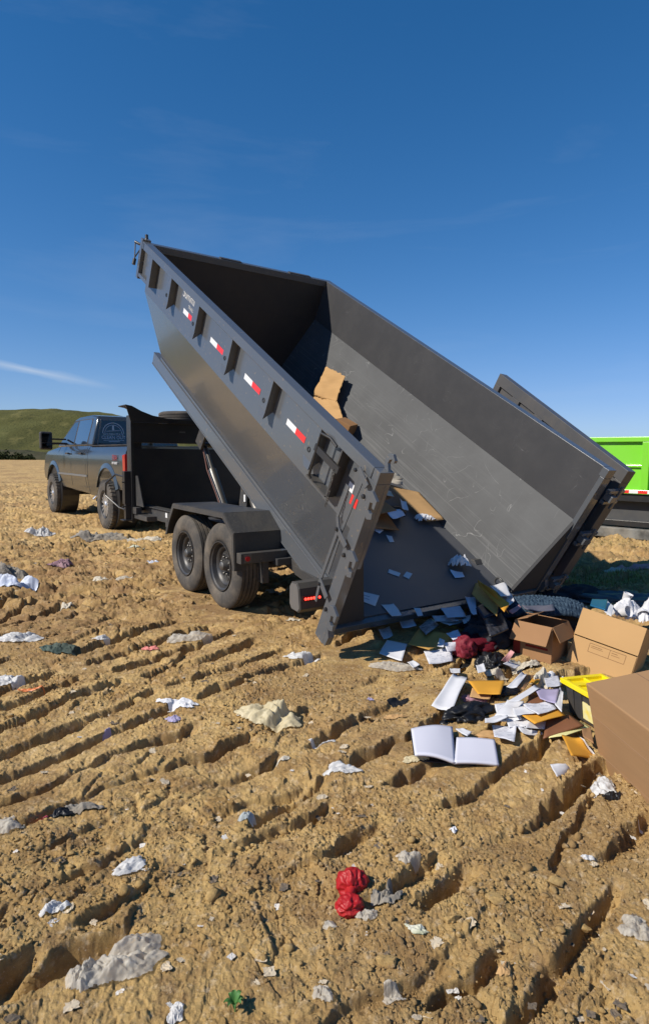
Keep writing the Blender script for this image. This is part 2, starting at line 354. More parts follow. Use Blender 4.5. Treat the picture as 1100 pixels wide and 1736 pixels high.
def H(x, y):
    x = np.asarray(x, float); y = np.asarray(y, float)
    r = np.hypot(x, y)
    wx = x+.05*fbm(x*2.1, y*2.1, 3, 3); wy = y+.05*fbm(x*2.1+9, y*2.1, 3, 4)
    mA = ss(-.05, .25, fbm(x*.55+3.1, y*.55+1.7, 2, 5)+.35-.0*x)              # where lug marks stay crisp
    near = 1-ss(3.0, 4.3, y+.55*x)                                             # near field, right-leaning lugs
    left = ss(1.9, 2.7, y-.15*x)*(1-ss(5.4, 6.6, y))*ss(-.35, .25, -x+.2*fbm(x, y, 2, 8)+.0)
    far = ss(5.0, 6.2, y)*(1-ss(22, 40, y))
    gp, wm = gpolar(x+.018*fbm(x*4, y*4, 3, 3), y+.018*fbm(x*4+9, y*4, 3, 4), (-5.5, -2.5), 6.8, .238, 1.25, 1, .088)
    g3 = grooves(wx, wy, R_(66), .30, .8, 3, .05)
    zone = (1-ss(5.2, 6.4, y))*(.12+.88*ss(-.35, .05, fbm(x*.55+3.1, y*.55+1.7, 2, 5)+.22))
    for (cx, cy, sx, sy) in ((-.62, 2.35, .55, .42), (-.28, 1.85, .42, .24), (-.30, 1.62, .35, .16), (.05, 3.6, .5, .4)):
        zone = zone*(1-.92*np.exp(-(((x-cx)/sx)**2+((y-cy)/sy)**2)**2))
    calm = 1-.45*wm*np.clip(zone*2, 0, 1)
    h = gp*zone+g3*far*.8*ss(-.3, .1, fbm(x*.3, y*.3, 2, 6)+.15)
    # a rut crossing the left foreground and the deep one by the lower right corner
    def rut(x0, y0, x1, y1, wd, dp):
        dx, dy = x1-x0, y1-y0; L2 = math.hypot(dx, dy); t = ((x-x0)*dx+(y-y0)*dy)/L2; dd = ((x-x0)*dy-(y-y0)*dx)/L2+.02*fbm(x*6, y*6, 2, 7)
        return -dp*(1-ss(wd*.35, wd, np.abs(dd)))*ss(-.05, .05, t)*(1-ss(L2-.08, L2+.05, t))
    a = at(0, 1700); b = at(215, 1590); h = h+rut(a.x-.3, a.y-.2, b.x, b.y, .055, .09)
    a = at(860, 1720); b = at(1045, 1500); h = h+rut(a.x-.05, a.y-.1, b.x, b.y, .035, .07)
    a = at(730, 1700); b = at(865, 1610); h = h+rut(a.x, a.y, b.x, b.y, .035, .07)
    a = at(720, 1540); b = at(800, 1480); h = h+rut(a.x, a.y, b.x, b.y, .045, .08)
    a = at(430, 1400); b = at(560, 1320); h = h+rut(a.x, a.y, b.x, b.y, .035, .06)
    a = at(935, 1470); b = at(1010, 1340); h = h+rut(a.x, a.y, b.x, b.y, .02, .04)
    # broken crust and clods
    rough = .35+.65*ss(-.1, .35, fbm(x*.8+20, y*.8, 3, 9))
    qx = x+.03*fbm(x*4, y*4, 2, 1); qy = y+.03*fbm(x*4+7, y*4, 2, 2)
    loose = ss(-.12, .30, fbm(x*.9+31, y*.9, 3, 7))
    h = h+calm*(.35+.65*rough)*(.034*blocks(qx, qy, 5.0, 1)*loose+.019*blocks(qx, qy, 12, 2)*(.3+.7*loose)+.008*blocks(qx, qy, 29, 3)+.0045*blocks(x, y, 62, 4)*(1-ss(3, 5, r)))*(1-.5*ss(9, 20, r))
    h = h+calm*rough*.004*lumps(x, y, 34, 4)
    h = h+calm*.003*fbm(x*60, y*60, 2, 2)*(1-ss(4, 7, r))
    h = h+.035*fbm(x*.8, y*.8, 3, 10)+.10*fbm(x*.16, y*.16, 2, 11)*ss(6, 14, r)
    # jumbled slabs in the middle distance, stretched across the view
    md = ss(4.4, 5.6, y)*(1-ss(20, 34, y))
    h = h+md*.016*blocks(x*.6+.3*y+.1*fbm(x*3, y*3, 2, 1), y+.1*fbm(x*3, y*3, 2, 2), 15, 8, .9)
    h = h+md*.032*(fbm(x*1.7+.9*y, y*3.8-.3*x, 4, 5, .6))+md*.06*blocks(x*.45+.2*y, y, 3.2, 6, .9)+md*.034*blocks(x*.5+.3*y, y, 8, 7, .9)
    # trench beyond the pile on the right
    ax = (x-4.5)*.72-(y-9.1)*.69; ay = (x-4.5)*.69+(y-9.1)*.72+.12*fbm(x, y, 2, 2)
    h = h-.30*np.exp(-(ay/.30)**4)*ss(-1.6, -.9, ax)
    # flat under the wheels, trailer foot and truck
    for (cx, cy, rad, zz) in FLAT:
        k = np.exp(-(((x-cx)**2+(y-cy)**2)/rad**2)**2); h = h*(1-k)+zz*k
    # low mound under the rubbish pile
    h = h+.07*np.exp(-(((x-PILE.x)/.7)**2+((y-PILE.y+.1)/.6)**2))
    h = h-.0*r
    return h
T0 = Vector((-.9651, 5.4985, 0)); F = Vector((-math.sin(YAW), math.cos(YAW), 0)); Rt = Vector((math.cos(YAW), math.sin(YAW), 0))
def tr(d, v, z=0): return T0+F*d+Rt*v+Vector((0, 0, z))
KYAW = .6497; K0 = Vector((-4.1316, 11.3173, 0)); KF = Vector((-math.sin(KYAW), math.cos(KYAW), 0)); KR = Vector((math.cos(KYAW), math.sin(KYAW), 0))
FLAT = []
for d in (0, .85):
    for v in (.12, 2.4): p = tr(d, v); FLAT.append((p.x, p.y, .42, .012))
for d in (0, 3.97):
    for v in (.15, 1.9): p = K0+KF*d+KR*v; FLAT.append((p.x, p.y, .6, .015))
_b = at(770, 1272); FLAT.append((_b.x, _b.y, .27, .02))
for q_ in ((750, 1178), (890, 1210), (900, 1110), (730, 1095)): _b = at(*q_); FLAT.append((_b.x, _b.y, .30, .03))
for v in (.3, .9, 1.5, 2.1): p = tr(-1.65, v); FLAT.append((p.x, p.y, .3, -.02))
def ground():
    ang_f = np.concatenate([np.linspace(-R_(50), -R_(33), 90)[:-1], np.linspace(-R_(33), R_(33), 900), np.linspace(R_(33), R_(50), 90)[1:]]); ang_b = np.linspace(R_(50), R_(310), 80)[1:-1]
    ang = np.concatenate([ang_f, ang_b])
    r1 = np.concatenate([np.linspace(.3, .9, 30)[:-1], np.geomspace(.9, 3.2, 580)[:-1], np.geomspace(3.2, 11, 400)[:-1], np.geomspace(11, 30, 160)]); r2 = np.geomspace(r1[-1], 900, 160)[1:]
    rad = np.concatenate([r1, r2]); na, nr = len(ang), len(rad)
    A, Rr = np.meshgrid(ang, rad); X = Rr*np.sin(A); Y = Rr*np.cos(A)
    Z = H(X, Y)*(1-ss(60, 130, Rr))
    V = np.stack([X, Y, Z], -1).reshape(-1, 3); V = np.vstack([V, [[0, 0, float(Z[0].mean())]]])
    i = np.arange(nr-1)[:, None]*na; j = np.arange(na)[None, :]; j2 = (j+1) % na
    Q = np.stack([i+j, i+j2, i+na+j2, i+na+j], -1).reshape(-1, 4)[:, ::-1]
    tri = np.stack([np.arange(na), (np.arange(na)+1) % na, np.full(na, len(V)-1)], -1)
    me = bpy.data.meshes.new('ground'); nv = len(V); nq = len(Q); ntr = len(tri)
    me.vertices.add(nv); me.vertices.foreach_set('co', V.astype(np.float32).ravel())
    me.loops.add(nq*4+ntr*3); me.loops.foreach_set('vertex_index', np.concatenate([Q.ravel(), tri.ravel()]).astype(np.int32))
    me.polygons.add(nq+ntr); me.polygons.foreach_set('loop_start', np.concatenate([np.arange(nq)*4, nq*4+np.arange(ntr)*3]).astype(np.int32))
    me.polygons.foreach_set('use_smooth', np.ones(nq+ntr, bool))
    me.update(calc_edges=True); me.validate()
    return me
def dirt(name):
    m = bpy.data.materials.new(name); m.use_nodes = True; t = m.node_tree; b = t.nodes['Principled BSDF']; l = t.links.new
    b.inputs['Roughness'].default_value = .95; b.inputs['Specular IOR Level'].default_value = .12
    tc = t.nodes.new('ShaderNodeTexCoord')
    def nz(scale, det=8, rough=.6, sc3=None, dist=0):
        v = tc.outputs['Object']
        if sc3: mpn = t.nodes.new('ShaderNodeMapping'); mpn.inputs['Scale'].default_value = sc3; l(v, mpn.inputs[0]); v = mpn.outputs[0]
        n = t.nodes.new('ShaderNodeTexNoise'); n.inputs['Scale'].default_value = scale; n.inputs['Detail'].default_value = det; n.inputs['Roughness'].default_value = rough; n.inputs['Distortion'].default_value = dist; l(v, n.inputs['Vector']); return n.outputs[0]
    def rng(x, a, c, lo=0, hi=1):
        r = t.nodes.new('ShaderNodeMapRange'); r.inputs[1].default_value = a; r.inputs[2].default_value = c; r.inputs[3].default_value = lo; r.inputs[4].default_value = hi; l(x, r.inputs[0]); return r.outputs[0]
    def mix(f, c1, c2, mode='MIX'):
        x = t.nodes.new('ShaderNodeMixRGB'); x.blend_type = mode
        if isinstance(f, (int, float)): x.inputs[0].default_value = f
        else: l(f, x.inputs[0])
        for i, c in ((1, c1), (2, c2)):
            if isinstance(c, tuple): x.inputs[i].default_value = (*c, 1)
            else: l(c, x.inputs[i])
        return x.outputs[0]
    c = mix(rng(nz(.9), .5, .86), (.55, .37, .15), (.64, .46, .225))
    c = mix(rng(nz(3.5, 6), .46, .62, 0, .85), c, (.37, .225, .085))
    c = mix(rng(nz(.5, 7, .6), .47, .62, 0, .7), c, (.31, .19, .085))
    c = mix(rng(nz(9, 8, .75), .47, .64, 0, .8), c, (.25, .155, .075))
    c = mix(rng(nz(26, 6, .7), .55, .68, 0, .6), c, (.66, .52, .34))
    c = mix(rng(nz(95, 4, .7), .62, .72, 0, .7), c, (.70, .60, .45))
    c = mix(rng(nz(70, 4, .7), .60, .70, 0, .6), c, (.20, .135, .075))
    # darker broken soil in the churned belt left of the trailer
    sp_ = t.nodes.new('ShaderNodeSeparateXYZ'); l(tc.outputs['Object'], sp_.inputs[0])
    def m2(op, a, c2):
        n = t.nodes.new('ShaderNodeMath'); n.operation = op
        for i, q in enumerate((a, c2)):
            if isinstance(q, (int, float)): n.inputs[i].default_value = q
            else: l(q, n.inputs[i])
        return n.outputs[0]
    belt = m2('MULTIPLY', m2('MULTIPLY', rng(sp_.outputs['Y'], 3.6, 5.2), rng(sp_.outputs['Y'], 10.5, 8)), rng(nz(2.6, 7, .7, (1, 2.2, 1)), .40, .60, 0, .75))
    c = mix(belt, c, (.23, .135, .065))
    l(c, b.inputs['Base Color'])
    bp = t.nodes.new('ShaderNodeBump'); bp.inputs['Strength'].default_value = .8; bp.inputs['Distance'].default_value = .007
    bp2 = t.nodes.new('ShaderNodeBump'); bp2.inputs['Strength'].default_value = .8; bp2.inputs['Distance'].default_value = .018
    l(nz(24, 8, .75), bp2.inputs['Height']); l(nz(110, 8, .8), bp.inputs['Height']); l(bp2.outputs[0], bp.inputs['Normal']); l(bp.outputs[0], b.inputs['Normal'])
    return m
M['dirt'] = dirt('ochre_dirt')
gme = ground(); gme.materials.append(M['dirt'])
go = bpy.data.objects.new('ground', gme); sc.collection.objects.link(go); tag(go, kind='structure')
def hz(x, y): return float(H(np.array([x]), np.array([y]))[0])
# loose clods and crumbs
def hull_pts(rs_, n=13):
    b = bmesh.new()
    for _ in range(n):
        d = Vector((rs_.gauss(0, 1), rs_.gauss(0, 1), rs_.gauss(0, 1))).normalized()*rs_.uniform(.75, 1.0); b.verts.new(d)
    r = bmesh.ops.convex_hull(b, input=b.verts[:]); bmesh.ops.delete(b, geom=[g for g in r['geom_interior'] if isinstance(g, bmesh.types.BMVert)], context='VERTS'); bmesh.ops.triangulate(b, faces=b.faces[:]); return b
def clods(name, n, smin, smax, rmin, rmax, seed, matr, power=2.2):
    rs = np.random.RandomState(seed)
    b = bmesh.new(); bmesh.ops.create_icosphere(b, subdivisions=1, radius=1)
    BV = np.array([v.co[:] for v in b.verts]); BF = np.array([[v.index for v in f.verts] for f in b.faces]); b.free()
    u = rs.rand(n); r = np.sqrt(rmin**2+u**1.5*(rmax**2-rmin**2)); a = (rs.rand(n)*2-1)*R_(44)
    x = r*np.sin(a); y = r*np.cos(a)
    k = fbm(x*1.3, y*1.3, 3, 5)+rs.randn(n)*.22 > -.02; x, y = x[k], y[k]; n = len(x)
    z = H(x, y); s = smin*(1-rs.rand(n)*(1-(smin/smax)**power))**(-1/power)
    sx = s[:, None]*(.6+.8*rs.rand(n, 3)); sx[:, 2] *= .75
    ph = rs.rand(n)*6.28; cs, sn = np.cos(ph), np.sin(ph)
    nvb = len(BV); P = np.repeat(BV[None], n, 0)*(1+.75*(rs.rand(n, nvb, 1)-.5))*sx[:, None, :]
    Px = P[..., 0]*cs[:, None]-P[..., 1]*sn[:, None]+x[:, None]; Py = P[..., 0]*sn[:, None]+P[..., 1]*cs[:, None]+y[:, None]; Pz = P[..., 2]+(z+s*.25)[:, None]
    V = np.stack([Px, Py, Pz], -1).reshape(-1, 3); Fc = (BF[None]+np.arange(n)[:, None, None]*nvb).reshape(-1, 3)
    me = bpy.data.meshes.new(name); me.vertices.add(len(V)); me.vertices.foreach_set('co', V.astype(np.float32).ravel())
    me.loops.add(len(Fc)*3); me.loops.foreach_set('vertex_index', Fc.astype(np.int32).ravel())
    me.polygons.add(len(Fc)); me.polygons.foreach_set('loop_start', (np.arange(len(Fc))*3).astype(np.int32)); me.update(calc_edges=True)
    me.materials.append(matr); o = bpy.data.objects.new(name, me); sc.collection.objects.link(o); return o
tag(clods('dirt_clods', 8000, .004, .022, .9, 6.5, 3, M['dirt']), 'loose clods of ochre dirt strewn over the ground', 'dirt clods', kind='stuff')
tag(clods('dirt_crumbs', 46000, .002, .010, .9, 4.2, 4, M['dirt']), 'fine crumbs of ochre dirt covering the foreground', 'dirt crumbs', kind='stuff')
# ------------------------------------------------------------------ dump trailer
TW = 2.5726; BL, BH, BS, BB = 4.861, 1.327, .36, .785     # bed width, length, height, floor inset, bend height
def Mloc(o, r=None): return Matrix.Translation(Vector(o)) @ (r or Matrix.Identity(4))
def make_trailer():
    root = empty('dump_trailer', T0, YAW, 'charcoal tandem-axle dump trailer with its high bed tipped up beside the rubbish pile', 'dump trailer')
    # ---- main frame: x = left to right, y = forward from the rear axle, z = up
    b = MB()
    for x0, x1 in ((.44, .52), (2.04, 2.12)):
        b.prism([(3.62, .53), (3.62, .69), (.05, .69), (-.72, .46), (-.72, .36), (-.1, .53)], 'x', x0, x1)
        b.box(x0-.03, x1+.03, -.1, 3.6, .69, .70)
    for y in (-.68, -.2, .35, .9, 1.5, 2.1, 2.7, 3.3): b.box(.52, 2.04, y, y+.07, .56 if y > -.3 else .40, .62 if y > -.3 else .46)
    b.box(.30, .44, 2.9, 3.45, .52, .585); b.box(.28, .36, 3.28, 3.45, .585, .68)
    b.box(.36, .44, 2.3, 2.36, .50, .60)
    b.build('frame', M['frame'], root, .004)
    # ---- front bulkhead with curved head beam and slot
    b = MB(); y0 = 3.45
    b.box(.27, 2.30, y0, y0+.03, .62, 1.50)                    # lower sheet
    b.box(.27, .31, y0-.03, y0+.16, .46, 1.96); b.box(2.26, 2.30, y0-.03, y0+.16, .46, 1.96)
    b.box(.31, .44, y0+.02, y0+.15, 1.50, 1.60); b.box(2.13, 2.26, y0+.02, y0+.15, 1.50, 1.60)
    b.box(.31, 2.26, y0-.012, y0+.13, 1.58, 1.86)
    b.box(.31, 2.26, y0+.03, y0+.06, 1.05, 1.09)
    cv = [(.20, 2.10), (.29, 2.085), (.42, 2.02), (.58, 1.965), (.80, 1.93), (1.285, 1.915)]
    top = cv+[(2.57-x, z) for x, z in cv[::-1][1:]]
    b.prism(top+[(2.30, 1.86), (.27, 1.86)], 'y', y0-.05, y0-.035)
    b.prism([(x, z) for x, z in top]+[(x, z-.012) for x, z in top[::-1]], 'y', y0-.035, y0+.30)
    b.build('bulkhead', M['black'], root, .003)
    for x in (.325, 2.235): b = MB(); b.prism([(y0-.35, .70), (y0-.03, .70), (y0-.03, 1.12), (y0-.12, 1.12)], 'x', x, x+.01); b.build('gusset', M['frame'], root)
    b = MB(); b.box(.98, 1.07, y0-.02, y0-.014, 1.735, 1.755); b.build('data_plate', M['steel'], root)
    # ---- neck over the truck bed
    b = MB()
    for x in (1.25, 1.75): b.box(x, x+.14, y0+.13, 6.55, 1.70, 1.88)
    b.box(1.0, 2.0, y0+.2, y0+1.5, 1.885, 1.90); b.box(1.3, 1.8, 6.4, 6.6, 1.72, 1.86); b.tube([(1.6, 6.5, 1.75), (1.6, 6.5, 1.15)], .055, 16)
    b.build('gooseneck', M['black'], root, .004)
    # ---- jacks
    for x in (.235, 2.335):
        b = MB(); b.box(x-.055, x+.055, y0+.0, y0+.11, .72, 1.18); b.box(x-.042, x+.042, y0+.014, y0+.096, .5, .74); b.box(x-.085, x+.085, y0-.03, y0+.14, .485, .50)
        b.box(x-.085, x+.10, y0+.005, y0+.03, 1.02, 1.035); b.box(x-.085, x+.10, y0+.005, y0+.03, .68, .695); b.build('landing_jack', M['black'], root, .003)
    b = MB(); b.tube([(.20, y0+.05, 1.10), (.13, y0+.25, 1.13), (.05, y0+.45, 1.0), (.05, y0+.48, .82), (.16, y0+.2, .66), (.2, y0+.06, .64)], .013, 8); b.build('safety_cable', M['black'], root, smooth=True)
    # ---- fenders
    for side in (0, 1):
        b = MB(); fx = (lambda x: x) if side == 0 else (lambda x: TW-x)
        pf = [(1.28, .56), (1.20, .72), (1.05, .905), (-.17, .905), (-.37, .745), (-.39, .42)]
        for (ya, za), (yb, zb) in zip(pf, pf[1:]):
            ny, nz = -(zb-za), (yb-ya); ln = math.hypot(ny, nz); ny, nz = ny/ln*.006, nz/ln*.006
            b.hexa([(fx(-.03), ya, za), (fx(.43), ya, za), (fx(.43), yb, zb), (fx(-.03), yb, zb)], [(fx(-.03), ya-ny, za-nz), (fx(.43), ya-ny, za-nz), (fx(.43), yb-ny, zb-nz), (fx(-.03), yb-ny, zb-nz)])
        fo = b.build('fender', M['diamond'], root)
        b = MB(); inn = [(y*1.0, z-.045) for y, z in pf]; inn[0] = (1.24, .56); inn[1] = (1.165, .70); inn[2] = (1.03, .86); inn[3] = (-.155, .86); inn[4] = (-.335, .725); inn[5] = (-.345, .42)
        b.prism(pf+inn[::-1], 'x', fx(-.038), fx(-.028)); b.build('skirt', M['frame'], fo)
        b = MB(); b.box(fx(-.03), fx(.44), -.50, -.42, .495, .585); b.box(fx(.30), fx(.44), -.55, -.40, .46, .52); b.box(fx(.20), fx(.26), -.47, -.39, .30, .50)
        br = b.build('fender_bracket', M['frame'], root, .003)
        b = MB(); b.lathe([(0, .022), (.012, .02), (.016, .012)], (fx(.03), -.50, .54), 'y', 16); b.M = Matrix.Identity(4); mk = b.build('marker_light', M['lens'], br, smooth=True); mk.location = (0, -.016, 0)
        b = MB(); b.box(fx(.0), fx(.07), -.506, -.50, .505, .575); b.build('marker_plate', M['steel'], br)
    # ---- axles, wheels
    for y in (0, .85):
        b = MB(); b.tube([(.25, y, .40), (2.33, y, .40)], .045, 14); b.box(.44, .52, y-.3, y+.3, .46, .49); b.box(2.04, 2.12, y-.3, y+.3, .46, .49); b.build('axle', M['frame'], root, smooth=True)
    def wheel(side):
        s = 1 if side == 0 else -1; x0 = .005 if side == 0 else TW-.005
        b = MB(); pr = [(.075, .04), (.075, .075), (.085, .085), (.085, .148), (.062, .158), (.052, .175), (.06, .196), (.02, .205), (.012, .218), (.0, .222), (.0, .230), (.018, .230), (.20, .225), (.20, .20)]
        b.lathe([(x*s, r) for x, r in pr], (x0, 0, 0), 'x', 56)
        rim = b.build('wheel', M['rim'], root, smooth=True)
        for k in range(8): a = k*math.pi/4; b = MB(); b.lathe([(.080*s, .021), (.0835*s, .024), (.0845*s, .019)], (x0, .122*math.cos(a), .122*math.sin(a)), 'x', 14); b.build('vent_hole', M['black'], rim)
        b = MB(); b.lathe([(.085*s, .052), (.05*s, .048), (.02*s, .040), (.012*s, .028), (.010*s, .0)], (x0, 0, 0), 'x', 24)
        for k in range(8): a = (k+.5)*math.pi/4; b.lathe([(.085*s, .012), (.055*s, .011), (.05*s, .006)], (x0, .082*math.cos(a), .082*math.sin(a)), 'x', 8)
        b.build('hub_cap', M['steel'], rim, smooth=True)
        b = MB(); tp = [(.035, .222), (.012, .235), (.0, .262), (-.006, .30), (-.002, .345), (.012, .378), (.022, .390)]
        R0 = .400
        for g in range(5):
            c0 = .030+g*.037; tp += [(c0, R0-.003+.0035*(1-abs(g-2)/2.)), (c0+.026, R0-.003+.0035*(1-abs(g-2)/2.)), (c0+.028, R0-.014), (c0+.034, R0-.014)]
        tp += [(.215, .390), (.228, .375), (.24, .33), (.236, .27), (.222, .235), (.19, .222)]
        b.lathe([(x*s, r) for x, r in tp], (x0, 0, 0), 'x', 72, closed=True)
        b.build('tyre', M['rubber'], rim, smooth=True)
        return rim
    for side in (0, 1):
        w0 = wheel(side); w0.location = (0, 0, .40)
        w1 = copy_tree(w0, root); w1.location = (0, .85, .40); w1.rotation_euler = (.7, 0, 0)
    # ---- spare wheel lying on the neck
    sp = [o for o in sc.objects if o.name == 'wheel'][0]
    s1 = copy_tree(sp, root); s1.name = 'spare_wheel'; s1.rotation_euler = (0, R_(90), 0); s1.location = SPARE
    # ---- hydraulic hoist
    b = MB()
    for x in (1.0, 1.45): b.tube([(x, 1.95, .70), (x, 2.35, 1.22)], .055, 16); b.tube([(x, 2.35, 1.22), (x, 2.58, 1.54)], .032, 16)
    b.tube([(.93, 2.58, 1.55), (1.55, 2.58, 1.55)], .035, 12); b.build('hydraulic_cylinder', M['steel'], root, smooth=True)
    b = MB()
    for x in (.86, 1.52): b.hexa([(x, 1.15, .62), (x+.035, 1.15, .62), (x+.035, 1.33, .66), (x, 1.33, .66)], [(x, .95, 1.66), (x+.035, .95, 1.66), (x+.035, 1.12, 1.72), (x, 1.12, 1.72)]); b.hexa([(x+.04, 2.5, 1.48), (x+.07, 2.5, 1.48), (x+.07, 2.66, 1.6), (x+.04, 2.66, 1.6)], [(x+.04, 1.9, 2.17), (x+.07, 1.9, 2.17), (x+.07, 2.05, 2.28), (x+.04, 2.05, 2.28)])
    b.build('hoist_arm', M['frame'], root, .004)
    b = MB(); b.tube([(.93, 1.93, .76), (.91, 2.3, 1.22), (.95, 2.52, 1.5)], .009, 8); b.build('red_hose', mat('brown_hose', (.10, .03, .02), .6), root, smooth=True)
    b = MB()
    for k in range(5): b.box(.845, .857, 1.14-.033*k, 1.18-.033*k, .72+.17*k, .80+.17*k)
    b.build('reflector_strip', M['tape_white'], root)
    b = MB(); b.box(.437, .4395, 2.5, 2.57, .60, .66); b.build('marker_decal', M['tape_white'], root)
    # ---- tail light box
    for side in (0, 1):
        fx = (lambda x: x) if side == 0 else (lambda x: TW-x)
        b = MB(); b.prism([(-1.22, .24), (-1.20, .40), (-1.17, .44), (-1.09, .44), (-1.06, .40), (-1.06, .26), (-1.09, .22), (-1.19, .21)], 'x', fx(.112), fx(.46))
        b.hexa([(fx(.40), -1.1, .30), (fx(.46), -1.1, .30), (fx(.46), -1.1, .40), (fx(.40), -1.1, .40)], [(fx(.44), -.6, .38), (fx(.52), -.6, .38), (fx(.52), -.6, .46), (fx(.44), -.6, .46)])
        bx = b.build('tail_light_box', M['frame'], root, .004)
        b = MB(); b.prism([(-1.21, .25), (-1.19, .395), (-1.165, .43), (-1.095, .43), (-1.07, .395), (-1.07, .265), (-1.095, .23), (-1.185, .22)], 'x', fx(.106), fx(.111)); b.build('tread_plate', M['diamond_bright'], bx)
        b = MB()
        for k in range(6): b.lathe([(0, .011), (-.008, .009), (-.009, .0)], (fx(.155+k*.026), -1.224, .32), 'y', 10)
        b.build('red_led', M['led'], bx); 
        b = MB(); b.box(fx(.14), fx(.30), -1.221, -1.20, .30, .34); b.build('light_lens', mat('dark_red_lens', (.07, .006, .006), .2), bx, .002)
    # ================= bed: x = left to right, y = up along the floor, z = square to the floor
    P = M['paint']
    b = MB(); t = .012
    # floor, sloped lower walls, upright upper walls, front wall; each plate has thickness
    b.box(BS, TW-BS, 0, BL, -t, 0)
    for k in range(13): y = .15+k*.375; b.box(BS+.05, TW-BS-.05, y, y+.07, -.08, -t)
    bed = b.build('bed', M['floor'], root); bed.location = (.046+TW*.03, -1.527, .201); bed.rotation_euler = (.5342, 0, 0); bed.scale = (.94, 1, 1)
    def side_walls(side):
        fx = (lambda x: x) if side == 0 else (lambda x: TW-x)
        b = MB(); b.hexa([(fx(BS), 0, 0), (fx(BS-t), 0, -.004), (fx(-t), 0, BB), (fx(0), 0, BB)], [(fx(BS), BL, 0), (fx(BS-t), BL, -.004), (fx(-t), BL, BB), (fx(0), BL, BB)])
        lo = b.build('lower_side', P if side == 0 else M['paint'], bed)
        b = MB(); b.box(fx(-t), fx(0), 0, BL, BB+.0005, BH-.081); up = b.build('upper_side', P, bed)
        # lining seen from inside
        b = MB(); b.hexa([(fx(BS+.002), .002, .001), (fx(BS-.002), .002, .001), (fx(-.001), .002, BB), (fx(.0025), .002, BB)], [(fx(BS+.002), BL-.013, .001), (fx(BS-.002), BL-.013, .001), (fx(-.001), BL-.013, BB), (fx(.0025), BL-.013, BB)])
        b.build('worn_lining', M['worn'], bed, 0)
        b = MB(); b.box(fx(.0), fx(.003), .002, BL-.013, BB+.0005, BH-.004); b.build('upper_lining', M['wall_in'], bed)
    side_walls(0); side_walls(1)
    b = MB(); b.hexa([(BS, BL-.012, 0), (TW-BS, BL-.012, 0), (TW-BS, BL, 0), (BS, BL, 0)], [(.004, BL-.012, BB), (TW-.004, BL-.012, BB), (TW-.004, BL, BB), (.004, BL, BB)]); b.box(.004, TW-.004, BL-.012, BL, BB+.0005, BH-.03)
    b.build('front_wall', M['front_shade'], bed)
    # outer stiffeners of the front wall
    b = MB()
    for x in (.5, 1.0, 1.5, 2.0): b.box(x, x+.08, BL+.002, BL+.07, .1, BH-.09)
    b.build('front_rib', P, bed, .003)
    # rails
    for side in (0, 1):
        fx = (lambda x: x) if side == 0 else (lambda x: TW-x)
        b = MB(); b.box(fx(-.105), fx(-.0005), .02, BL+.03, BH-.08, BH); b.build('top_rail', P, bed, .006)
        b = MB(); b.prism([(BS-.03, -.06), (BS+.03, -.06), (BS+.03, -.19), (BS-.03, -.19)], 'y', .30, BL+.24) if side == 0 else b.prism([(TW-BS+.03, -.06), (TW-BS-.03, -.06), (TW-BS-.03, -.19), (TW-BS+.03, -.19)], 'y', .30, BL+.24)
        b.box(fx(BS-.035), fx(BS+.05), .02, BL+.24, -.06, -.045); b.box(fx(BS-.035), fx(BS+.05), .3, BL+.24, -.205, -.19)
        b.box(fx(BS-.02), fx(BS+.02), .02, BL, -.045, -.013)
        b.build('floor_rail', P, bed, .003)
        for k, u in enumerate((3.89, 3.07, 2.25, 1.43, .66)):
            b = MB(); b.box(fx(-.088), fx(-.013), u, u+.125, .97, BH-.081)
            b.hexa([(fx(-.088), u, .97), (fx(-.088), u+.125, .97), (fx(-.014), u+.125, .97), (fx(-.014), u, .97)][::1], [(fx(-.100), u-.01, .91), (fx(-.100), u+.06, .91), (fx(-.096), u+.06, .91), (fx(-.096), u-.01, .91)])
            po = b.build('stake_post', P, bed, .002)
            b = MB(); b.lathe([(0, .020), (-.004, .020), (-.004, .012), (0, .012)], (fx(-.0885), u+.068, 1.04), 'x', 18, closed=True); b.build('stake_ring', M['black'], po)
    b = MB(); b.box(-.105, TW+.105, BL-.02, BL+.06, BH-.08, BH+.001); b.build('front_rail', P, bed, .006)
    # stretched tarp bar pieces along the front rail
    b = MB(); b.box(.9, 1.2, BL-.01, BL+.05, BH+.002, BH+.012); b.box(1.95, 2.3, BL-.01, BL+.05, BH+.002, BH+.012); b.build('tarp_bracket', M['frame'], bed)
    b = MB(); b.box(-.10, -.013, 4.52, 4.62, .93, BH-.081); b.box(-.10, -.04, 4.62, 4.93, .93, .97); b.box(-.06, -.013, 4.62, 4.93, .97, BH-.081); b.box(-.105, 0, 4.93, 5.0, .90, BH+.02); b.build('front_corner_post', P, bed, .003)
    # tarp crank
    b = MB(); b.tube([(-.06, 4.98, BH-.04), (-.09, 5.07, BH-.07), (-.12, 5.14, BH-.07)], .016, 10); b.tube([(-.03, 5.0, BH+.0), (-.03, 5.04, BH+.05)], .02, 10)
    ck = b.build('tarp_crank', M['black'], bed, smooth=True)
    b = MB(); b.tube([(-.12, 5.14, BH-.07), (-.125, 5.06, BH-.25)], .008, 8); b.build('crank_rod', M['steel'], ck, smooth=True)
    b = MB(); b.tube([(-.125, 5.06, BH-.24), (-.14, 5.03, BH-.30)], .022, 12); b.tube([(-.1, 5.0, BH-.12), (-.13, 5.05, BH-.22)], .008, 8); b.build('crank_handle', M['black'], ck, smooth=True)
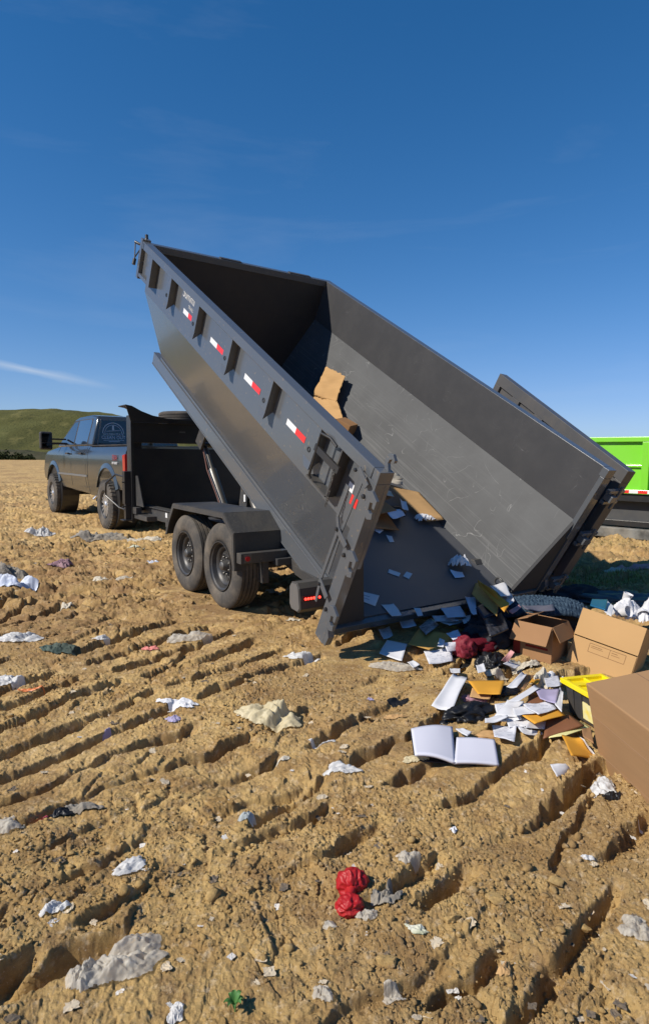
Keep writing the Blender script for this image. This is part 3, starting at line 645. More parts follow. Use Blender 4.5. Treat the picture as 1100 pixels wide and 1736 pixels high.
    # reflective tape and lettering on the left side
    for u1, u0 in ((3.60, 3.31), (2.83, 2.50), (2.02, 1.70), (1.20, .90)):
        um = (u1+u0)/2
        b = MB(); b.box(-.0145, -.013, um, u1, .99, 1.04); b.build('white_reflector', M['tape_white'], bed)
        b = MB(); b.box(-.0145, -.013, u0, um-.001, .99, 1.04); b.build('red_reflector', M['tape_red'], bed)
    rot = Matrix(((0, 0, -1, 0), (-1, 0, 0, 0), (0, 1, 0, 0), (0, 0, 0, 1)))
    text_mesh('Summit', 'lettering', M['letter'], bed, .125, Matrix.Translation((-.0135, 3.50, 1.14)) @ rot, .0008)
    text_mesh('TRAILER', 'small_lettering', M['letter'], bed, .05, Matrix.Translation((-.0135, 3.40, 1.075)) @ rot, .0008)
    b = MB(); b.box(-.1025, -.101, 4.16, 4.20, 1.16, 1.21); b.box(-.1025, -.101, 3.92, 3.97, .96, 1.0); b.build('warning_decal', M['tape_white'], bed) if False else b.bm.free()
    b = MB(); b.box(-.0145, -.013, 4.12, 4.17, 1.15, 1.20); b.box(-.0145, -.013, 4.10, 4.16, .98, 1.03); b.box(-.0145, -.013, 4.11, 4.15, .93, .95); b.build('warning_decal', M['letter'], bed)
    # rear frame: corner posts, wedge plates, sill
    for side in (0, 1):
        fx = (lambda x: x) if side == 0 else (lambda x: TW-x)
        b = MB(); b.box(fx(-.105), fx(-.02), -.045, .06, -.02, BH-.081)
        b.box(fx(-.105), fx(.018), -.045, .018, BH-.0805, BH+.001); b.box(fx(-.02), fx(.018), -.045, .0, .60, BH-.081)
        b.prism([(fx(-.105), -.03), (fx(-.02), -.03), (fx(-.02), -.02), (fx(-.105), -.02)], 'y', -.045, .06)
        b.build('corner_post', P, bed, .003)
        b = MB(); b.prism([(fx(-.02), .0), (fx(BS+.01), .0), (fx(.0), BB+.02), (fx(-.02), BB+.02)], 'y', -.030, -.001); b.build('wedge_plate', M['edge'], bed, .002)
        b = MB(); b.hexa([(fx(-.104), -.075, -.02), (fx(-.05), -.075, -.02), (fx(-.05), -.045, -.02), (fx(-.104), -.045, -.02)], [(fx(-.104), -.085, .06), (fx(-.05), -.085, .06), (fx(-.05), -.045, .12), (fx(-.104), -.045, .12)]); b.build('post_foot', P, bed)
    b = MB(); b.box(-.02, TW+.02, -.055, .0, -.075, -.012); b.box(-.02, TW+.02, -.05, .02, -.012, -.0005) if False else None; b.build('rear_sill', P, bed, .004)
    # three-point latch on the left rear post
    b = MB(); X0 = -.118
    def plate(pts, x, th, w):
        for (ya, za), (yb, zb) in zip(pts, pts[1:]):
            dy, dz = yb-ya, zb-za; l_ = math.hypot(dy, dz); ny, nz = -dz/l_*w, dy/l_*w
            b.hexa([(x, ya+ny, za+nz), (x, ya-ny, za-nz), (x, yb-ny, zb-nz), (x, yb+ny, zb+nz)], [(x-th, ya+ny, za+nz), (x-th, ya-ny, za-nz), (x-th, yb-ny, zb-nz), (x-th, yb+ny, zb+nz)])
    plate([(.177, 1.10), (.19, .86), (.142, .80), (.158, .374), (.135, .20)], -.120, .010, .014)
    plate([(.077, 1.24), (.119, .81), (.12, .45)], -.109, .008, .013)
    for (ya, za), (yb, zb) in (((.123, 1.26), (-.0, 1.205)), ((.142, .80), (.01, .755)), ((.158, .374), (.03, .32))): plate([(ya, za), (yb, zb)], -.131, .009, .022)
    b.build('latch_bar', P, bed, .002)
    for zz in (1.14, .70, .25):
        b = MB(); b.prism([(-.02, zz+.05), (-.06, zz+.07), (-.125, zz+.04), (-.125, zz-.02), (-.10, zz-.02), (-.095, zz+.01), (-.07, zz), (-.075, zz-.05), (-.10, zz-.06), (-.12, zz-.045), (-.13, zz-.085), (-.09, zz-.11), (-.05, zz-.09), (-.02, zz-.03)], 'x', -.135, -.11)
        hk = b.build('latch_hook', P, bed, .002)
        b = MB(); b.lathe([(0, .016), (-.015, .014), (-.018, .0)], (-.136, -.005, zz+.0), 'x', 10); b.build('bolt', M['black'], hk)
        b = MB(); b.lathe([(0, .014), (-.012, .012), (-.014, .0)], (-.141, .14, zz+.10), 'x', 10); b.build('bolt', M['black'], hk)
    b = MB(); b.prism([(.01, BH+.0), (.035, BH+.06), (.02, BH+.10), (-.015, BH+.115), (-.05, BH+.09), (-.05, BH+.07), (-.03, BH+.085), (-.005, BH+.07), (-.002, BH+.045), (-.035, BH+.0)], 'x', -.03, -.005); b.build('top_hook', P, bed, .002)
    # handle pocket, lever and chain
    b = MB(); b.box(-.10, -.013, .36, .375, .88, BH-.082); b.box(-.10, -.013, .66, .672, .88, 1.2) if False else None; b.box(-.10, -.02, .375, .65, .865, .88); b.build('lever_bracket', M['frame'], bed)
    b = MB(); b.tube([(-.13, .60, 1.24), (-.13, .58, .92), (-.12, .56, .90)], .010, 8); b.tube([(-.13, .60, 1.24), (-.12, .50, 1.26), (-.11, .42, 1.24)], .010, 8); b.box(-.135, -.12, .30, .62, 1.10, 1.15); b.build('latch_lever', M['black'], bed, smooth=True)
    b = MB()
    for k in range(12):
        z = 1.10-.022*k; c = Vector((-.135, .34+.004*math.sin(k*1.7)-.004*k, z)); e = (Vector((0, .007, 0)) if k % 2 else Vector((.007, 0, 0))); b.tube([c-e+Vector((0, 0, .014)), c-e-Vector((0, 0, .014)), c+e-Vector((0, 0, .014)), c+e+Vector((0, 0, .014)), c-e+Vector((0, 0, .014))], .0028, 5)
    b.build('chain', M['steel'], bed)
    b = MB(); b.box(-.0145, -.013, .24, .30, 1.0, 1.06); b.build('post_reflector', M['tape_white'], bed)
    b = MB(); b.box(-.0145, -.013, .16, .239, .93, 1.0); b.build('post_reflector_red', M['tape_red'], bed)
    # d-ring near the rear of the floor
    b = MB(); c = Vector((TW-BS-.10, .08, .035)); rn = [c+Vector((0, math.cos(a)*.045, math.sin(a)*.045)) for a in np.linspace(0, 2*math.pi, 20)]; b.tube(rn, .010, 8); b.build('tie_down_ring', M['frame'], bed, smooth=True)
    for o in list(sc.objects):
        if o.parent and (o.parent == bed or o.parent.parent == bed) and o.name.split('.')[0] in ('corner_post', 'latch_bar', 'latch_hook', 'bolt', 'post_foot', 'post_reflector', 'post_reflector_red') and o.data.vertices[0].co.x < .5:
            for v in o.data.vertices:      # the rear frame rakes back towards the floor
                v.co.y -= .075*(1.34-v.co.z) if v.co.z < 1.34 else 0
    # ---- door swung round against the right side
    hx, hy = TW+.32, -.04; ex, ey = TW+.80, 2.05
    ln = math.hypot(ex-hx, ey-hy); ang = math.atan2(-(ex-hx), ey-hy)
    b = MB()                                             # door local: y along the width, z up, x thickness (0 = face towards the bed)
    b.box(.03, .045, .06, ln-.06, .06, BH-.10)
    b.box(0, .10, 0, ln, BH-.13, BH-.01); b.box(0, .10, 0, ln, -.06, .06); b.box(0, .10, 0, .08, .06, BH-.13); b.box(0, .10, ln-.10, ln, .06, BH-.13)
    for k in range(1, 5): y = k*ln/5; b.box(0.002, .029, y-.07, y+.07, .06, BH-.13)
    b.box(.001, .029, .08, ln-.1, .58, .68)
    dr = b.build('tailgate', M['paint_gate'], bed, .004); dr.location = (hx, hy, 0); dr.rotation_euler = (0, 0, ang)
    b = MB(); b.box(-.002, .0, ln-.32, ln-.26, .98, 1.03); b.build('gate_reflector', M['tape_white'], dr)
    b = MB(); b.box(-.002, .0, ln-.26, ln-.22, .98, 1.03); b.build('gate_reflector_red', M['tape_red'], dr)
    # hinges between post and gate
    for zz in (1.12, .66, .12):
        b = MB(); b.box(TW+.105, TW+.36, -.10, -.06, zz, zz+.03); b.box(TW+.105, TW+.34, -.10, -.06, zz-.11, zz-.08); b.tube([(TW+.27, -.10, zz-.16), (TW+.27, -.10, zz+.07)], .014, 10)
        b.box(TW+.12, TW+.2, -.14, -.06, zz-.07, zz-.01); b.build('gate_hinge', P, bed, .003)
    return root
M['edge'] = mat('scuffed_edge_paint', (.050, .050, .052), .7, .15)
SPARE = (1.42, 4.35, 2.10)
M['front_shade'] = mat('front_wall_painted_shade', (.028, .028, .030), .5, .4, dust=.05)  # darker than the other plates: shade inside the bed put into the colour
M['floor'] = mat('bed_floor_paint', (.07, .073, .08), .45, .5, dust=.15, dustcol=(.15, .13, .11))
M['paint_gate'] = mat('gate_paint', (.075, .075, .078), .35, .5, dust=.12)
M['diamond_bright'] = mat('bright_tread_plate', (.25, .25, .25), .35, metal=.6); add_diamond(M['diamond_bright'])
trailer = make_trailer()
# ------------------------------------------------------------------ hill and berm
def terrain_strip(name, fn, x0, x1, y0, y1, nx, ny, matr):
    X, Y = np.meshgrid(np.linspace(x0, x1, nx), np.linspace(y0, y1, ny)); Z = fn(X, Y)
    V = np.stack([X, Y, Z], -1).reshape(-1, 3); i = np.arange(ny-1)[:, None]*nx; j = np.arange(nx-1)[None]
    Q = np.stack([i+j, i+j+1, i+nx+j+1, i+nx+j], -1).reshape(-1, 4)
    me = bpy.data.meshes.new(name); me.from_pydata(V.tolist(), [], Q.tolist()); me.shade_smooth(); me.materials.append(matr)
    o = bpy.data.objects.new(name, me); sc.collection.objects.link(o); return tag(o, kind='structure')
def hillf(x, y):
    # crest about 19 m high, 230 m away, falling to the right
    e = np.interp(x, [-400, -230, -126, -106, -88, -60, -30, 0, 40, 120, 300], [9, 14, 17.6, 18.6, 17.0, 13.4, 9.5, 6.5, 4.2, 2, 1])
    prof = ss(170, 236, y)*(1-.35*ss(250, 380, y))
    return e*prof*(1+.0*x)+prof*(1.1*fbm(x*.02, y*.03, 4, 1)+.5*fbm(x*.09, y*.09, 3, 4))-.6*(1-prof)
def grassy(name):
    m = mat(name, (.098, .095, .030), .95, .1, col2=(.058, .060, .020), vscale=.06, detail=10, bump=.6, bscale=1.2, bdist=.6); t = m.node_tree; b = t.nodes['Principled BSDF']
    tc = t.nodes.new('ShaderNodeTexCoord')
    src = b.inputs['Base Color'].links[0].from_socket
    for sc_, lo, hi, c, f in ((.22, .55, .7, (.17, .15, .055), .6), (.7, .58, .68, (.038, .044, .018), .7), (.035, .56, .64, (.12, .125, .045), .5)):
        n = t.nodes.new('ShaderNodeTexNoise'); n.inputs['Scale'].default_value = sc_; n.inputs['Detail'].default_value = 8
        mp_ = t.nodes.new('ShaderNodeMapping'); mp_.inputs['Scale'].default_value = (1, .5, 2); t.links.new(tc.outputs['Object'], mp_.inputs[0]); t.links.new(mp_.outputs[0], n.inputs['Vector'])
        r = t.nodes.new('ShaderNodeMapRange'); r.inputs[1].default_value = lo; r.inputs[2].default_value = hi; r.inputs[4].default_value = f; t.links.new(n.outputs[0], r.inputs[0])
        x = t.nodes.new('ShaderNodeMixRGB'); t.links.new(r.outputs[0], x.inputs[0]); t.links.new(src, x.inputs[1]); x.inputs[2].default_value = (*c, 1); src = x.outputs[0]
    t.links.new(src, b.inputs['Base Color']); return m
M['hill'] = grassy('grassy_hillside')
terrain_strip('hill', hillf, -420, 330, 165, 420, 380, 120, M['hill'])
def bermf(x, y):
    e = np.interp(x, [-150, -100, -70, -62, -40, 0, 60], [2.6, 2.9, 2.2, 1.7, 1.5, 1.0, .4])
    u = np.clip((y-128)/9, 0, 2); return e*np.sin(np.clip(u, 0, 1)*np.pi/2)**.6*(1-.3*np.clip(u-1, 0, 1))+.35*fbm(x*.35, y*.4, 4, 3)*np.clip(u*2, 0, 1)-.15
M['berm'] = mat('dark_earth_bank', (.075, .065, .038), .95, .1, col2=(.045, .05, .025), vscale=.5, bump=.5, bscale=3, bdist=.3)
terrain_strip('earth_bank', bermf, -260, 90, 127.9, 150, 420, 30, M['berm'])
def bush(px, y, w_, h_, lb, seed):
    d = raydir(px, 778); x = d.x/d.y*y; b = bmesh.new(); r = random.Random(seed)
    for k in range(420):
        v = Vector((r.gauss(0, 1), r.gauss(0, 1), r.gauss(0, 1))).normalized()*(r.random()**.4); q = Vector((v.x*w_, v.y*w_*.6, abs(v.z)*h_*(1+.4*mn.noise(v*2+Vector((seed, 0, 0)))))); s_ = r.uniform(.10, .24)
        a = Vector((r.uniform(-1, 1), r.uniform(-1, 1), r.uniform(-1, 1))).normalized(); c = a.orthogonal().normalized(); e = a.cross(c)
        b.faces.new([b.verts.new(q+c*s_), b.verts.new(q+e*s_), b.verts.new(q-c*s_), b.verts.new(q-e*s_)])
    for v in b.verts: v.co += Vector((x, y, -.1))
    me = bpy.data.meshes.new('bush'); b.to_mesh(me); b.free(); me.materials.append(M['bush']); o = bpy.data.objects.new('bush', me); sc.collection.objects.link(o)
    co = Vector((x, y, 0)); me.transform(Matrix.Translation(-co)); o.location = co; tag(o, lb, 'bush')
M['bush'] = mat('dark_scrub', (.035, .045, .016), .9, .1)
bush(-14, 124, 2.6, 2.2, 'dark shrub at the left edge of the view at the foot of the hill', 1)
bush(8, 126, 2.0, 1.9, 'round dark shrub beside the leftmost shrub on the earth bank', 2)
bush(30, 125, 1.6, 1.5, 'low dark shrub in the middle of the row on the earth bank', 3)
bush(50, 127, 1.3, 1.1, 'small shrub just left of the pickup mirror, on the earth bank', 4)
# ------------------------------------------------------------------ pickup truck
def make_truck():
    root = empty('pickup_truck', K0, KYAW, 'lifted grey crew-cab pickup truck hitched ahead of the tipped trailer', 'pickup truck')
    TP = M['truck']; Wd = 2.10; WB = 3.97
    def shell(poly, x0, x1, offs, cuts, name, m, bev=.012, parent=root):
        "side profile extruded across, then the flank bulged by height"
        b = MB(); b.prism(poly, 'x', x0, x1)
        for z in cuts: bmesh.ops.bisect_plane(b.bm, geom=b.bm.verts[:]+b.bm.edges[:]+b.bm.faces[:], plane_co=(0, 0, z), plane_no=(0, 0, 1))
        mid = Wd/2
        for v in b.bm.verts:
            o = float(np.interp(v.co.z, [c[0] for c in offs], [c[1] for c in offs]))
            if abs(v.co.x-x0) < 1e-4 and x0 < .3: v.co.x += o
            if abs(v.co.x-x1) < 1e-4 and x1 > Wd-.3: v.co.x -= o
        return b.build(name, m, parent, bev, smooth=True)
    flank = [(.5, .11), (.7, .065), (.93, .03), (.965, .028), (1.2, .03), (1.38, .036), (1.46, .05), (1.56, .105), (1.62, .12), (1.7, .15)]
    cuts = [.7, .93, .965, 1.1, 1.25, 1.38, 1.46, 1.53]
    def arch(c, r, z0, zc=.56, n=14):
        a0 = math.acos(min(1, (z0-zc)/r)) if z0 > zc else math.pi/2
        a0 = math.pi/2-math.asin((z0-zc)/r)
        return [(c-r*math.sin(a), zc+r*math.cos(a)) for a in np.linspace(a0, -a0, n)]
    # cab and front end
    poly = [(1.22, .60), (1.22, 1.57), (1.3, 1.60), (3.42, 1.58), (3.75, 1.56), (4.55, 1.46), (4.80, 1.36), (4.90, 1.05), (4.90, .80), (4.62, .80)]+arch(WB, .63, .80)[::-1]+[(WB-.68, .66)]
    body = shell(poly, .03, Wd-.03, flank, cuts, 'body', TP)
    # load bed sides, tailgate, floor
    for x0, x1 in ((.03, .14), (Wd-.14, Wd-.03)):
        poly = [(-.98, .78), (-1.02, 1.0), (-1.02, 1.57), (1.205, 1.57), (1.205, .58), (.66, .60)]+arch(0, .63, .78)
        shell(poly, x0, x1, flank, cuts, 'bed_side', TP)
    b = MB(); b.box(.14, Wd-.14, -1.01, -.96, .82, 1.57); tg = b.build('tailgate', TP, root, .01)
    b = MB(); b.box(.8, 1.3, -1.025, -1.012, 1.38, 1.46); b.build('tailgate_handle', M['trim'], tg)
    b = MB(); b.box(.14, Wd-.14, -.96, 1.2, .86, .90); b.box(.15, Wd-.15, 1.15, 1.2, .9, 1.57); b.build('load_floor', M['trim'], root)
    b = MB(); b.prism([(.11, 1.572), (.19, 1.572), (.19, 1.592), (.11, 1.592)], 'y', -1.0, 1.19); b.build('bed_rail_cap', M['trim'], root)
    b = MB(); b.prism([(Wd-.19, 1.572), (Wd-.11, 1.572), (Wd-.11, 1.592), (Wd-.19, 1.592)], 'y', -1.0, 1.19); b.build('bed_rail_cap', M['trim'], root)
    # greenhouse
    def xin(z): return .12+(z-1.58)*.26
    b = MB()
    base = [(1.10, 1.585), (1.10, 1.60), (3.80, 1.60), (3.80, 1.585)]
    prof = [(1.08, 1.58), (1.13, 2.10), (1.22, 2.19), (1.6, 2.225), (2.5, 2.21), (2.78, 2.16), (3.78, 1.57)]
    A = [b.v((xin(z), y, z)) for y, z in prof]; B_ = [b.v((Wd-xin(z), y, z)) for y, z in prof]
    b.face(A[::-1]); b.face(B_)
    for i in range(len(prof)): j = (i+1) % len(prof); b.face([A[i], A[j], B_[j], B_[i]])
    cabn = b.build('cab', TP, root, .03, smooth=True)
    def pane(pts, name, m, th=.004, parent=root):
        "flat polygon laid just proud of the panel"
        b = MB(); P_ = [Vector(p) for p in pts]; n = (P_[1]-P_[0]).cross(P_[2]-P_[0]).normalized()*th
        b.hexa([p-n*.4 for p in P_], [p+n for p in P_]); return b.build(name, m, parent, 0)
    for side in (0, 1):
        f = (lambda x: x) if side == 0 else (lambda x: Wd-x)
        sgn = -1 if side == 0 else 1
        def sw(pts, name, m, lift=.004):
            q = [(f(xin(z)-lift), y, z) for y, z in pts]; q = q if side == 0 else q[::-1]
            b = MB(); q2 = [(f(xin(z)+.01), y, z) for y, z in pts]; q2 = q2 if side == 0 else q2[::-1]
            b.hexa(q2, q); return b.build(name, m, root, 0)
        sw([(2.44, 1.62), (2.44, 2.12), (2.72, 2.10), (3.44, 1.70), (3.50, 1.62)], 'front_side_window', M['glass'])
        sw([(1.46, 1.62), (1.44, 2.08), (1.50, 2.13), (2.36, 2.13), (2.36, 1.62)], 'rear_side_window', M['glass_sky'])
        sw([(1.40, 1.605), (1.40, 2.145), (2.75, 2.145), (3.56, 1.64), (3.56, 1.605)], 'window_frame', M['trim'], .002)
        # seams, handles, crease, flares, lamps
        b = MB()
        fl = lambda z: float(np.interp(z, [c[0] for c in flank], [c[1] for c in flank]))
        for y in (1.213, 1.36, 2.43, 3.52):
            zs = [.72, .93, 1.2, 1.46, 1.57]; 
            if y < 1.3: zs = [.64]+zs[1:]
            for za, zb in zip(zs, zs[1:]):
                b.hexa([(f(.028+fl(za)), y, za), (f(.034+fl(za)), y, za), (f(.034+fl(za)), y+.014, za), (f(.028+fl(za)), y+.014, za)], [(f(.028+fl(zb)), y, zb), (f(.034+fl(zb)), y, zb), (f(.034+fl(zb)), y+.014, zb), (f(.028+fl(zb)), y+.014, zb)])
        b.build('door_seams', M['black'], root)
        b = MB(); b.box(f(.045), f(.053), 1.24, 3.48, .945, .985); b.build('crease_glint_strip', M['truck_light'], root, .003)  # pale strip paints in the light reflected along the body crease
        for y in (1.52, 2.55): b = MB(); b.box(f(.02), f(.06), y, y+.2, 1.405, 1.44); b.build('door_handle', M['trim'], root, .006)
        for c in (0, WB):
            b = MB(); n = 20; zz = .80
            for k in range(n):
                a0 = -1.22+2.44*k/n; a1 = -1.22+2.44*(k+1)/n
                def q(a, r): return (c+r*math.sin(a), .56+r*math.cos(a))
                (ya, za), (yb, zb), (yc, zc), (yd, zd) = q(a0, .60), q(a1, .60), q(a1, .69), q(a0, .69)
                b.hexa([(f(.035), ya, za), (f(.035), yb, zb), (f(.055), yc, zc), (f(.055), yd, zd)], [(f(.09), ya, za), (f(.09), yb, zb), (f(.09), yc, zc), (f(.09), yd, zd)])
            b.build('wheel_flare', TP, root, 0, smooth=True)
            b = MB(); b.lathe([(0, .60), (.38, .60)], (f(.1) if side == 0 else f(.1)-.38, c, .57), 'x', 28); b.build('wheel_well', M['black'], root)
        b = MB(); b.prism([(-1.03, 1.0), (-1.03, 1.42), (-.90, 1.40), (-.93, 1.0)], 'x', f(.050), f(.16)); tl = b.build('tail_light', M['lens'], root, .008)
        b = MB(); b.box(f(.048), f(.16), -1.036, -.95, .99, 1.03); b.build('reverse_lamp', M['tape_white'], tl)
        # tow mirror
        b = MB(); b.box(f(-.42), f(-.16), 3.02, 3.16, 1.50, 1.90); mi = b.build('tow_mirror', M['trim'], root, .04)
        b = MB(); b.box(f(-.39), f(-.19), 3.012, 3.019, 1.66, 1.86); b.box(f(-.39), f(-.19), 3.012, 3.019, 1.54, 1.64); b.build('mirror_glass', M['mirror'], mi)
        b = MB(); b.box(f(-.17), f(.14), 3.06, 3.13, 1.62, 1.665); b.box(f(-.17), f(.14), 3.06, 3.13, 1.72, 1.755); b.build('mirror_arm', M['trim'], mi, .01)
        b = MB(); b.box(f(.2), f(.7), 4.86, 4.93, 1.12, 1.34); b.build('headlight', M['tape_white'], root, .02)
    # rear window with its decal
    def rw(x, z, o=0): return (x, 1.08+(z-1.58)*.096-.004-o, z)
    b = MB(); b.hexa([rw(.30, 1.63, -.02), rw(1.80, 1.63, -.02), rw(1.72, 2.09, -.02), rw(.38, 2.09, -.02)], [rw(.24, 1.62, 0.001), rw(1.86, 1.62, .001), rw(1.76, 2.10, .001), rw(.34, 2.10, .001)]); rwin = b.build('rear_window', M['glass'], root)
    b = MB(); fr = [(.22, 1.605), (1.88, 1.605), (1.78, 2.125), (.32, 2.125)]; fi = [(.245, 1.62), (1.855, 1.62), (1.755, 2.10), (.345, 2.10)]
    for k in range(4):
        j = (k+1) % 4; b.hexa([rw(*fr[k], -.01), rw(*fr[j], -.01), rw(*fi[j], -.01), rw(*fi[k], -.01)], [rw(*fr[k], .004), rw(*fr[j], .004), rw(*fi[j], .004), rw(*fi[k], .004)])
    b.build('window_seal', M['truck_light'], root)
    rot = Matrix(((1, 0, 0, 0), (0, .096, -1, 0), (0, 1, .096, 0), (0, 0, 0, 1)))
    cx, cz = .56, 1.84
    def dec(txt, size, x, z, nm='decal_text', bold=.002): text_mesh(txt, nm, M['decal'], rwin, size, Matrix.Translation(rw(x, z, .006)) @ rot, .0008, bold)
    dec('CLEAN OUT', .088, cx, 1.725); dec('GOLDEN STATE', .058, cx, 1.80, bold=.001)
    b = MB()
    def ring(r0, r1, a0, a1, n=26):
        for k in range(n):
            u, v = a0+(a1-a0)*k/n, a0+(a1-a0)*(k+1)/n; q = [(cx+r0*math.cos(u), cz+r0*math.sin(u)), (cx+r0*math.cos(v), cz+r0*math.sin(v)), (cx+r1*math.cos(v), cz+r1*math.sin(v)), (cx+r1*math.cos(u), cz+r1*math.sin(u))]
            b.hexa([rw(*p, .005) for p in q], [rw(*p, .007) for p in q])
    ring(.205, .22, 0, math.pi); ring(.165, .175, .05, math.pi-.05)
    for q in ([(cx-.02, 1.90), (cx+.02, 1.90), (cx+.02, 2.0), (cx-.02, 2.0)], [(cx-.14, 1.875), (cx+.14, 1.895), (cx+.14, 1.905), (cx-.14, 1.885)], [(cx-.22, 1.69), (cx+.22, 1.69), (cx+.22, 1.70), (cx-.22, 1.70)], [(cx-.10, 1.665), (cx+.12, 1.665), (cx+.12, 1.68), (cx-.10, 1.68)]):
        b.hexa([rw(*p, .005) for p in q], [rw(*p, .007) for p in q])
    b.build('decal_emblem', M['decal'], rwin)
    # bed-side lettering
    r2 = Matrix(((0, 0, -1, 0), (-1, 0, 0, 0), (0, 1, 0, 0), (0, 0, 0, 1)))
    text_mesh('FX4', 'bed_lettering', mat('bed_red_letters', (.30, .02, .02), .4), root, .15, Matrix.Translation((.048, -.50, 1.30)) @ r2, .002, .0)
    text_mesh('OFF ROAD', 'bed_small_lettering', M['letter'], root, .06, Matrix.Translation((.048, -.50, 1.235)) @ r2, .004, .001)
    # bumper, chassis, exhaust
    b = MB(); b.prism([(-1.22, .62), (-1.22, .86), (-1.02, .90), (-1.02, .60)], 'x', .12, Wd-.12); b.build('rear_bumper', M['chrome'], root, .02)
    b = MB(); b.box(.2, Wd-.2, 4.9, 5.05, .72, .98); b.build('front_bumper', M['chrome'], root, .03)
    b = MB(); b.box(.55, .65, -1.0, 4.7, .60, .72); b.box(1.45, 1.55, -1.0, 4.7, .60, .72); b.box(.3, Wd-.3, .9, 3.2, .58, .62); b.lathe([(-.2, .14), (.2, .14)], (1.05, 0, .47), 'x', 20); b.tube([(.32, 0, .47), (1.8, 0, .47)], .05, 12); b.tube([(.32, WB, .47), (1.8, WB, .47)], .05, 12); b.box(.25, .7, .75, 1.35, .44, .62); b.build('chassis', M['trim'], root)
    b = MB(); b.tube([(.20, .98, .60), (.12, 1.05, .50)], .025, 10); b.build('exhaust_tip', M['chrome'], root, smooth=True)
    # wheels
    def wheel(side):
        s = 1 if side == 0 else -1; x0 = .0 if side == 0 else Wd
        b = MB(); b.lathe([(x*s, r) for x, r in [(.06, .05), (.06, .19), (.09, .215), (.01, .235), (.0, .25), (.02, .255), (.25, .25), (.25, .2)]], (x0, 0, 0), 'x', 48); rim = b.build('wheel', M['rim'], root, smooth=True)
        b = MB()
        for k in range(8):
            a = k*math.pi/4; ca, sa = math.cos(a), math.sin(a)
            for w_, r0, r1 in ((.022, .06, .16),):
                for sg in (-1, 1):
                    p = [(r0, 0), (r0, sg*.02), (r1+.075, sg*.075), (r1+.085, sg*.035)]
                    Q = [(x0+.028*s, r*ca-t_*sa, r*sa+t_*ca) for r, t_ in p]; Q2 = [(x0+.062*s, r*ca-t_*sa, r*sa+t_*ca) for r, t_ in p]; b.hexa(Q2, Q)
        b.lathe([(.06*s, .07), (.02*s, .065), (.01*s, .05), (.005*s, .0)], (x0, 0, 0), 'x', 20)
        b.build('spokes', M['chrome'], rim)
        b = MB(); R0 = .47
        b.lathe([(x*s, r) for x, r in [(.03, .25), (.0, .27), (-.012, .33), (-.01, .39), (.005, .43), (.022, .452), (.05, .457), (.16, .459), (.27, .457), (.298, .452), (.315, .43), (.33, .39), (.332, .33), (.32, .27), (.29, .25)]], (x0, 0, 0), 'x', 64, closed=True)
        for k in range(36):
            a = k*2*math.pi/36; off = (k % 2)*.5
            for (xa, xb, da, db) in ((-.004, .085, 0, .02), (.10, .16, .03, .0), (.165, .225, -.01, .03), (.24, .325, .02, 0)):
                w_ = .052; rs = .450 if xa < 0 or xb > .3 else .452
                def pp(x, aa, r): return (x0+x*s, r*math.cos(aa), r*math.sin(aa))
                aa, ab = a+da, a+db; lo = .405 if xa < 0 else rs
                b.hexa([pp(xa, aa, .42 if xa < 0 else rs), pp(xa, aa+w_*2, .42 if xa < 0 else rs), pp(xb, ab+w_*2, rs if xb < .3 else .42), pp(xb, ab, rs if xb < .3 else .42)], [pp(xa+(.018 if xa < 0 else 0), aa, R0), pp(xa+(.018 if xa < 0 else 0), aa+w_*2, R0), pp(xb-(.018 if xb > .3 else 0), ab+w_*2, R0), pp(xb-(.018 if xb > .3 else 0), ab, R0)])
        b.build('tyre', M['rubber'], rim)
        return rim
    for side in (0, 1):
        a = wheel(side); a.location = (0, 0, .47); c = copy_tree(a, root); c.location = (0, WB, .47); c.rotation_euler = (.3, 0, 0)
    return root
M['glass_sky'] = mat('side_glass', (.02, .03, .045), .03, .9, coat=1)
M['mirror'] = mat('mirror_glass', (.05, .05, .055), .05, metal=1)
M['truck_light'] = mat('pale_seal_and_crease_glint', (.14, .145, .15), .35, dust=.3)  # for the window seal and the reflected light painted on the flank crease
M['decal'] = mat('white_window_decal', (.50, .50, .54), .5)
truck = make_truck()
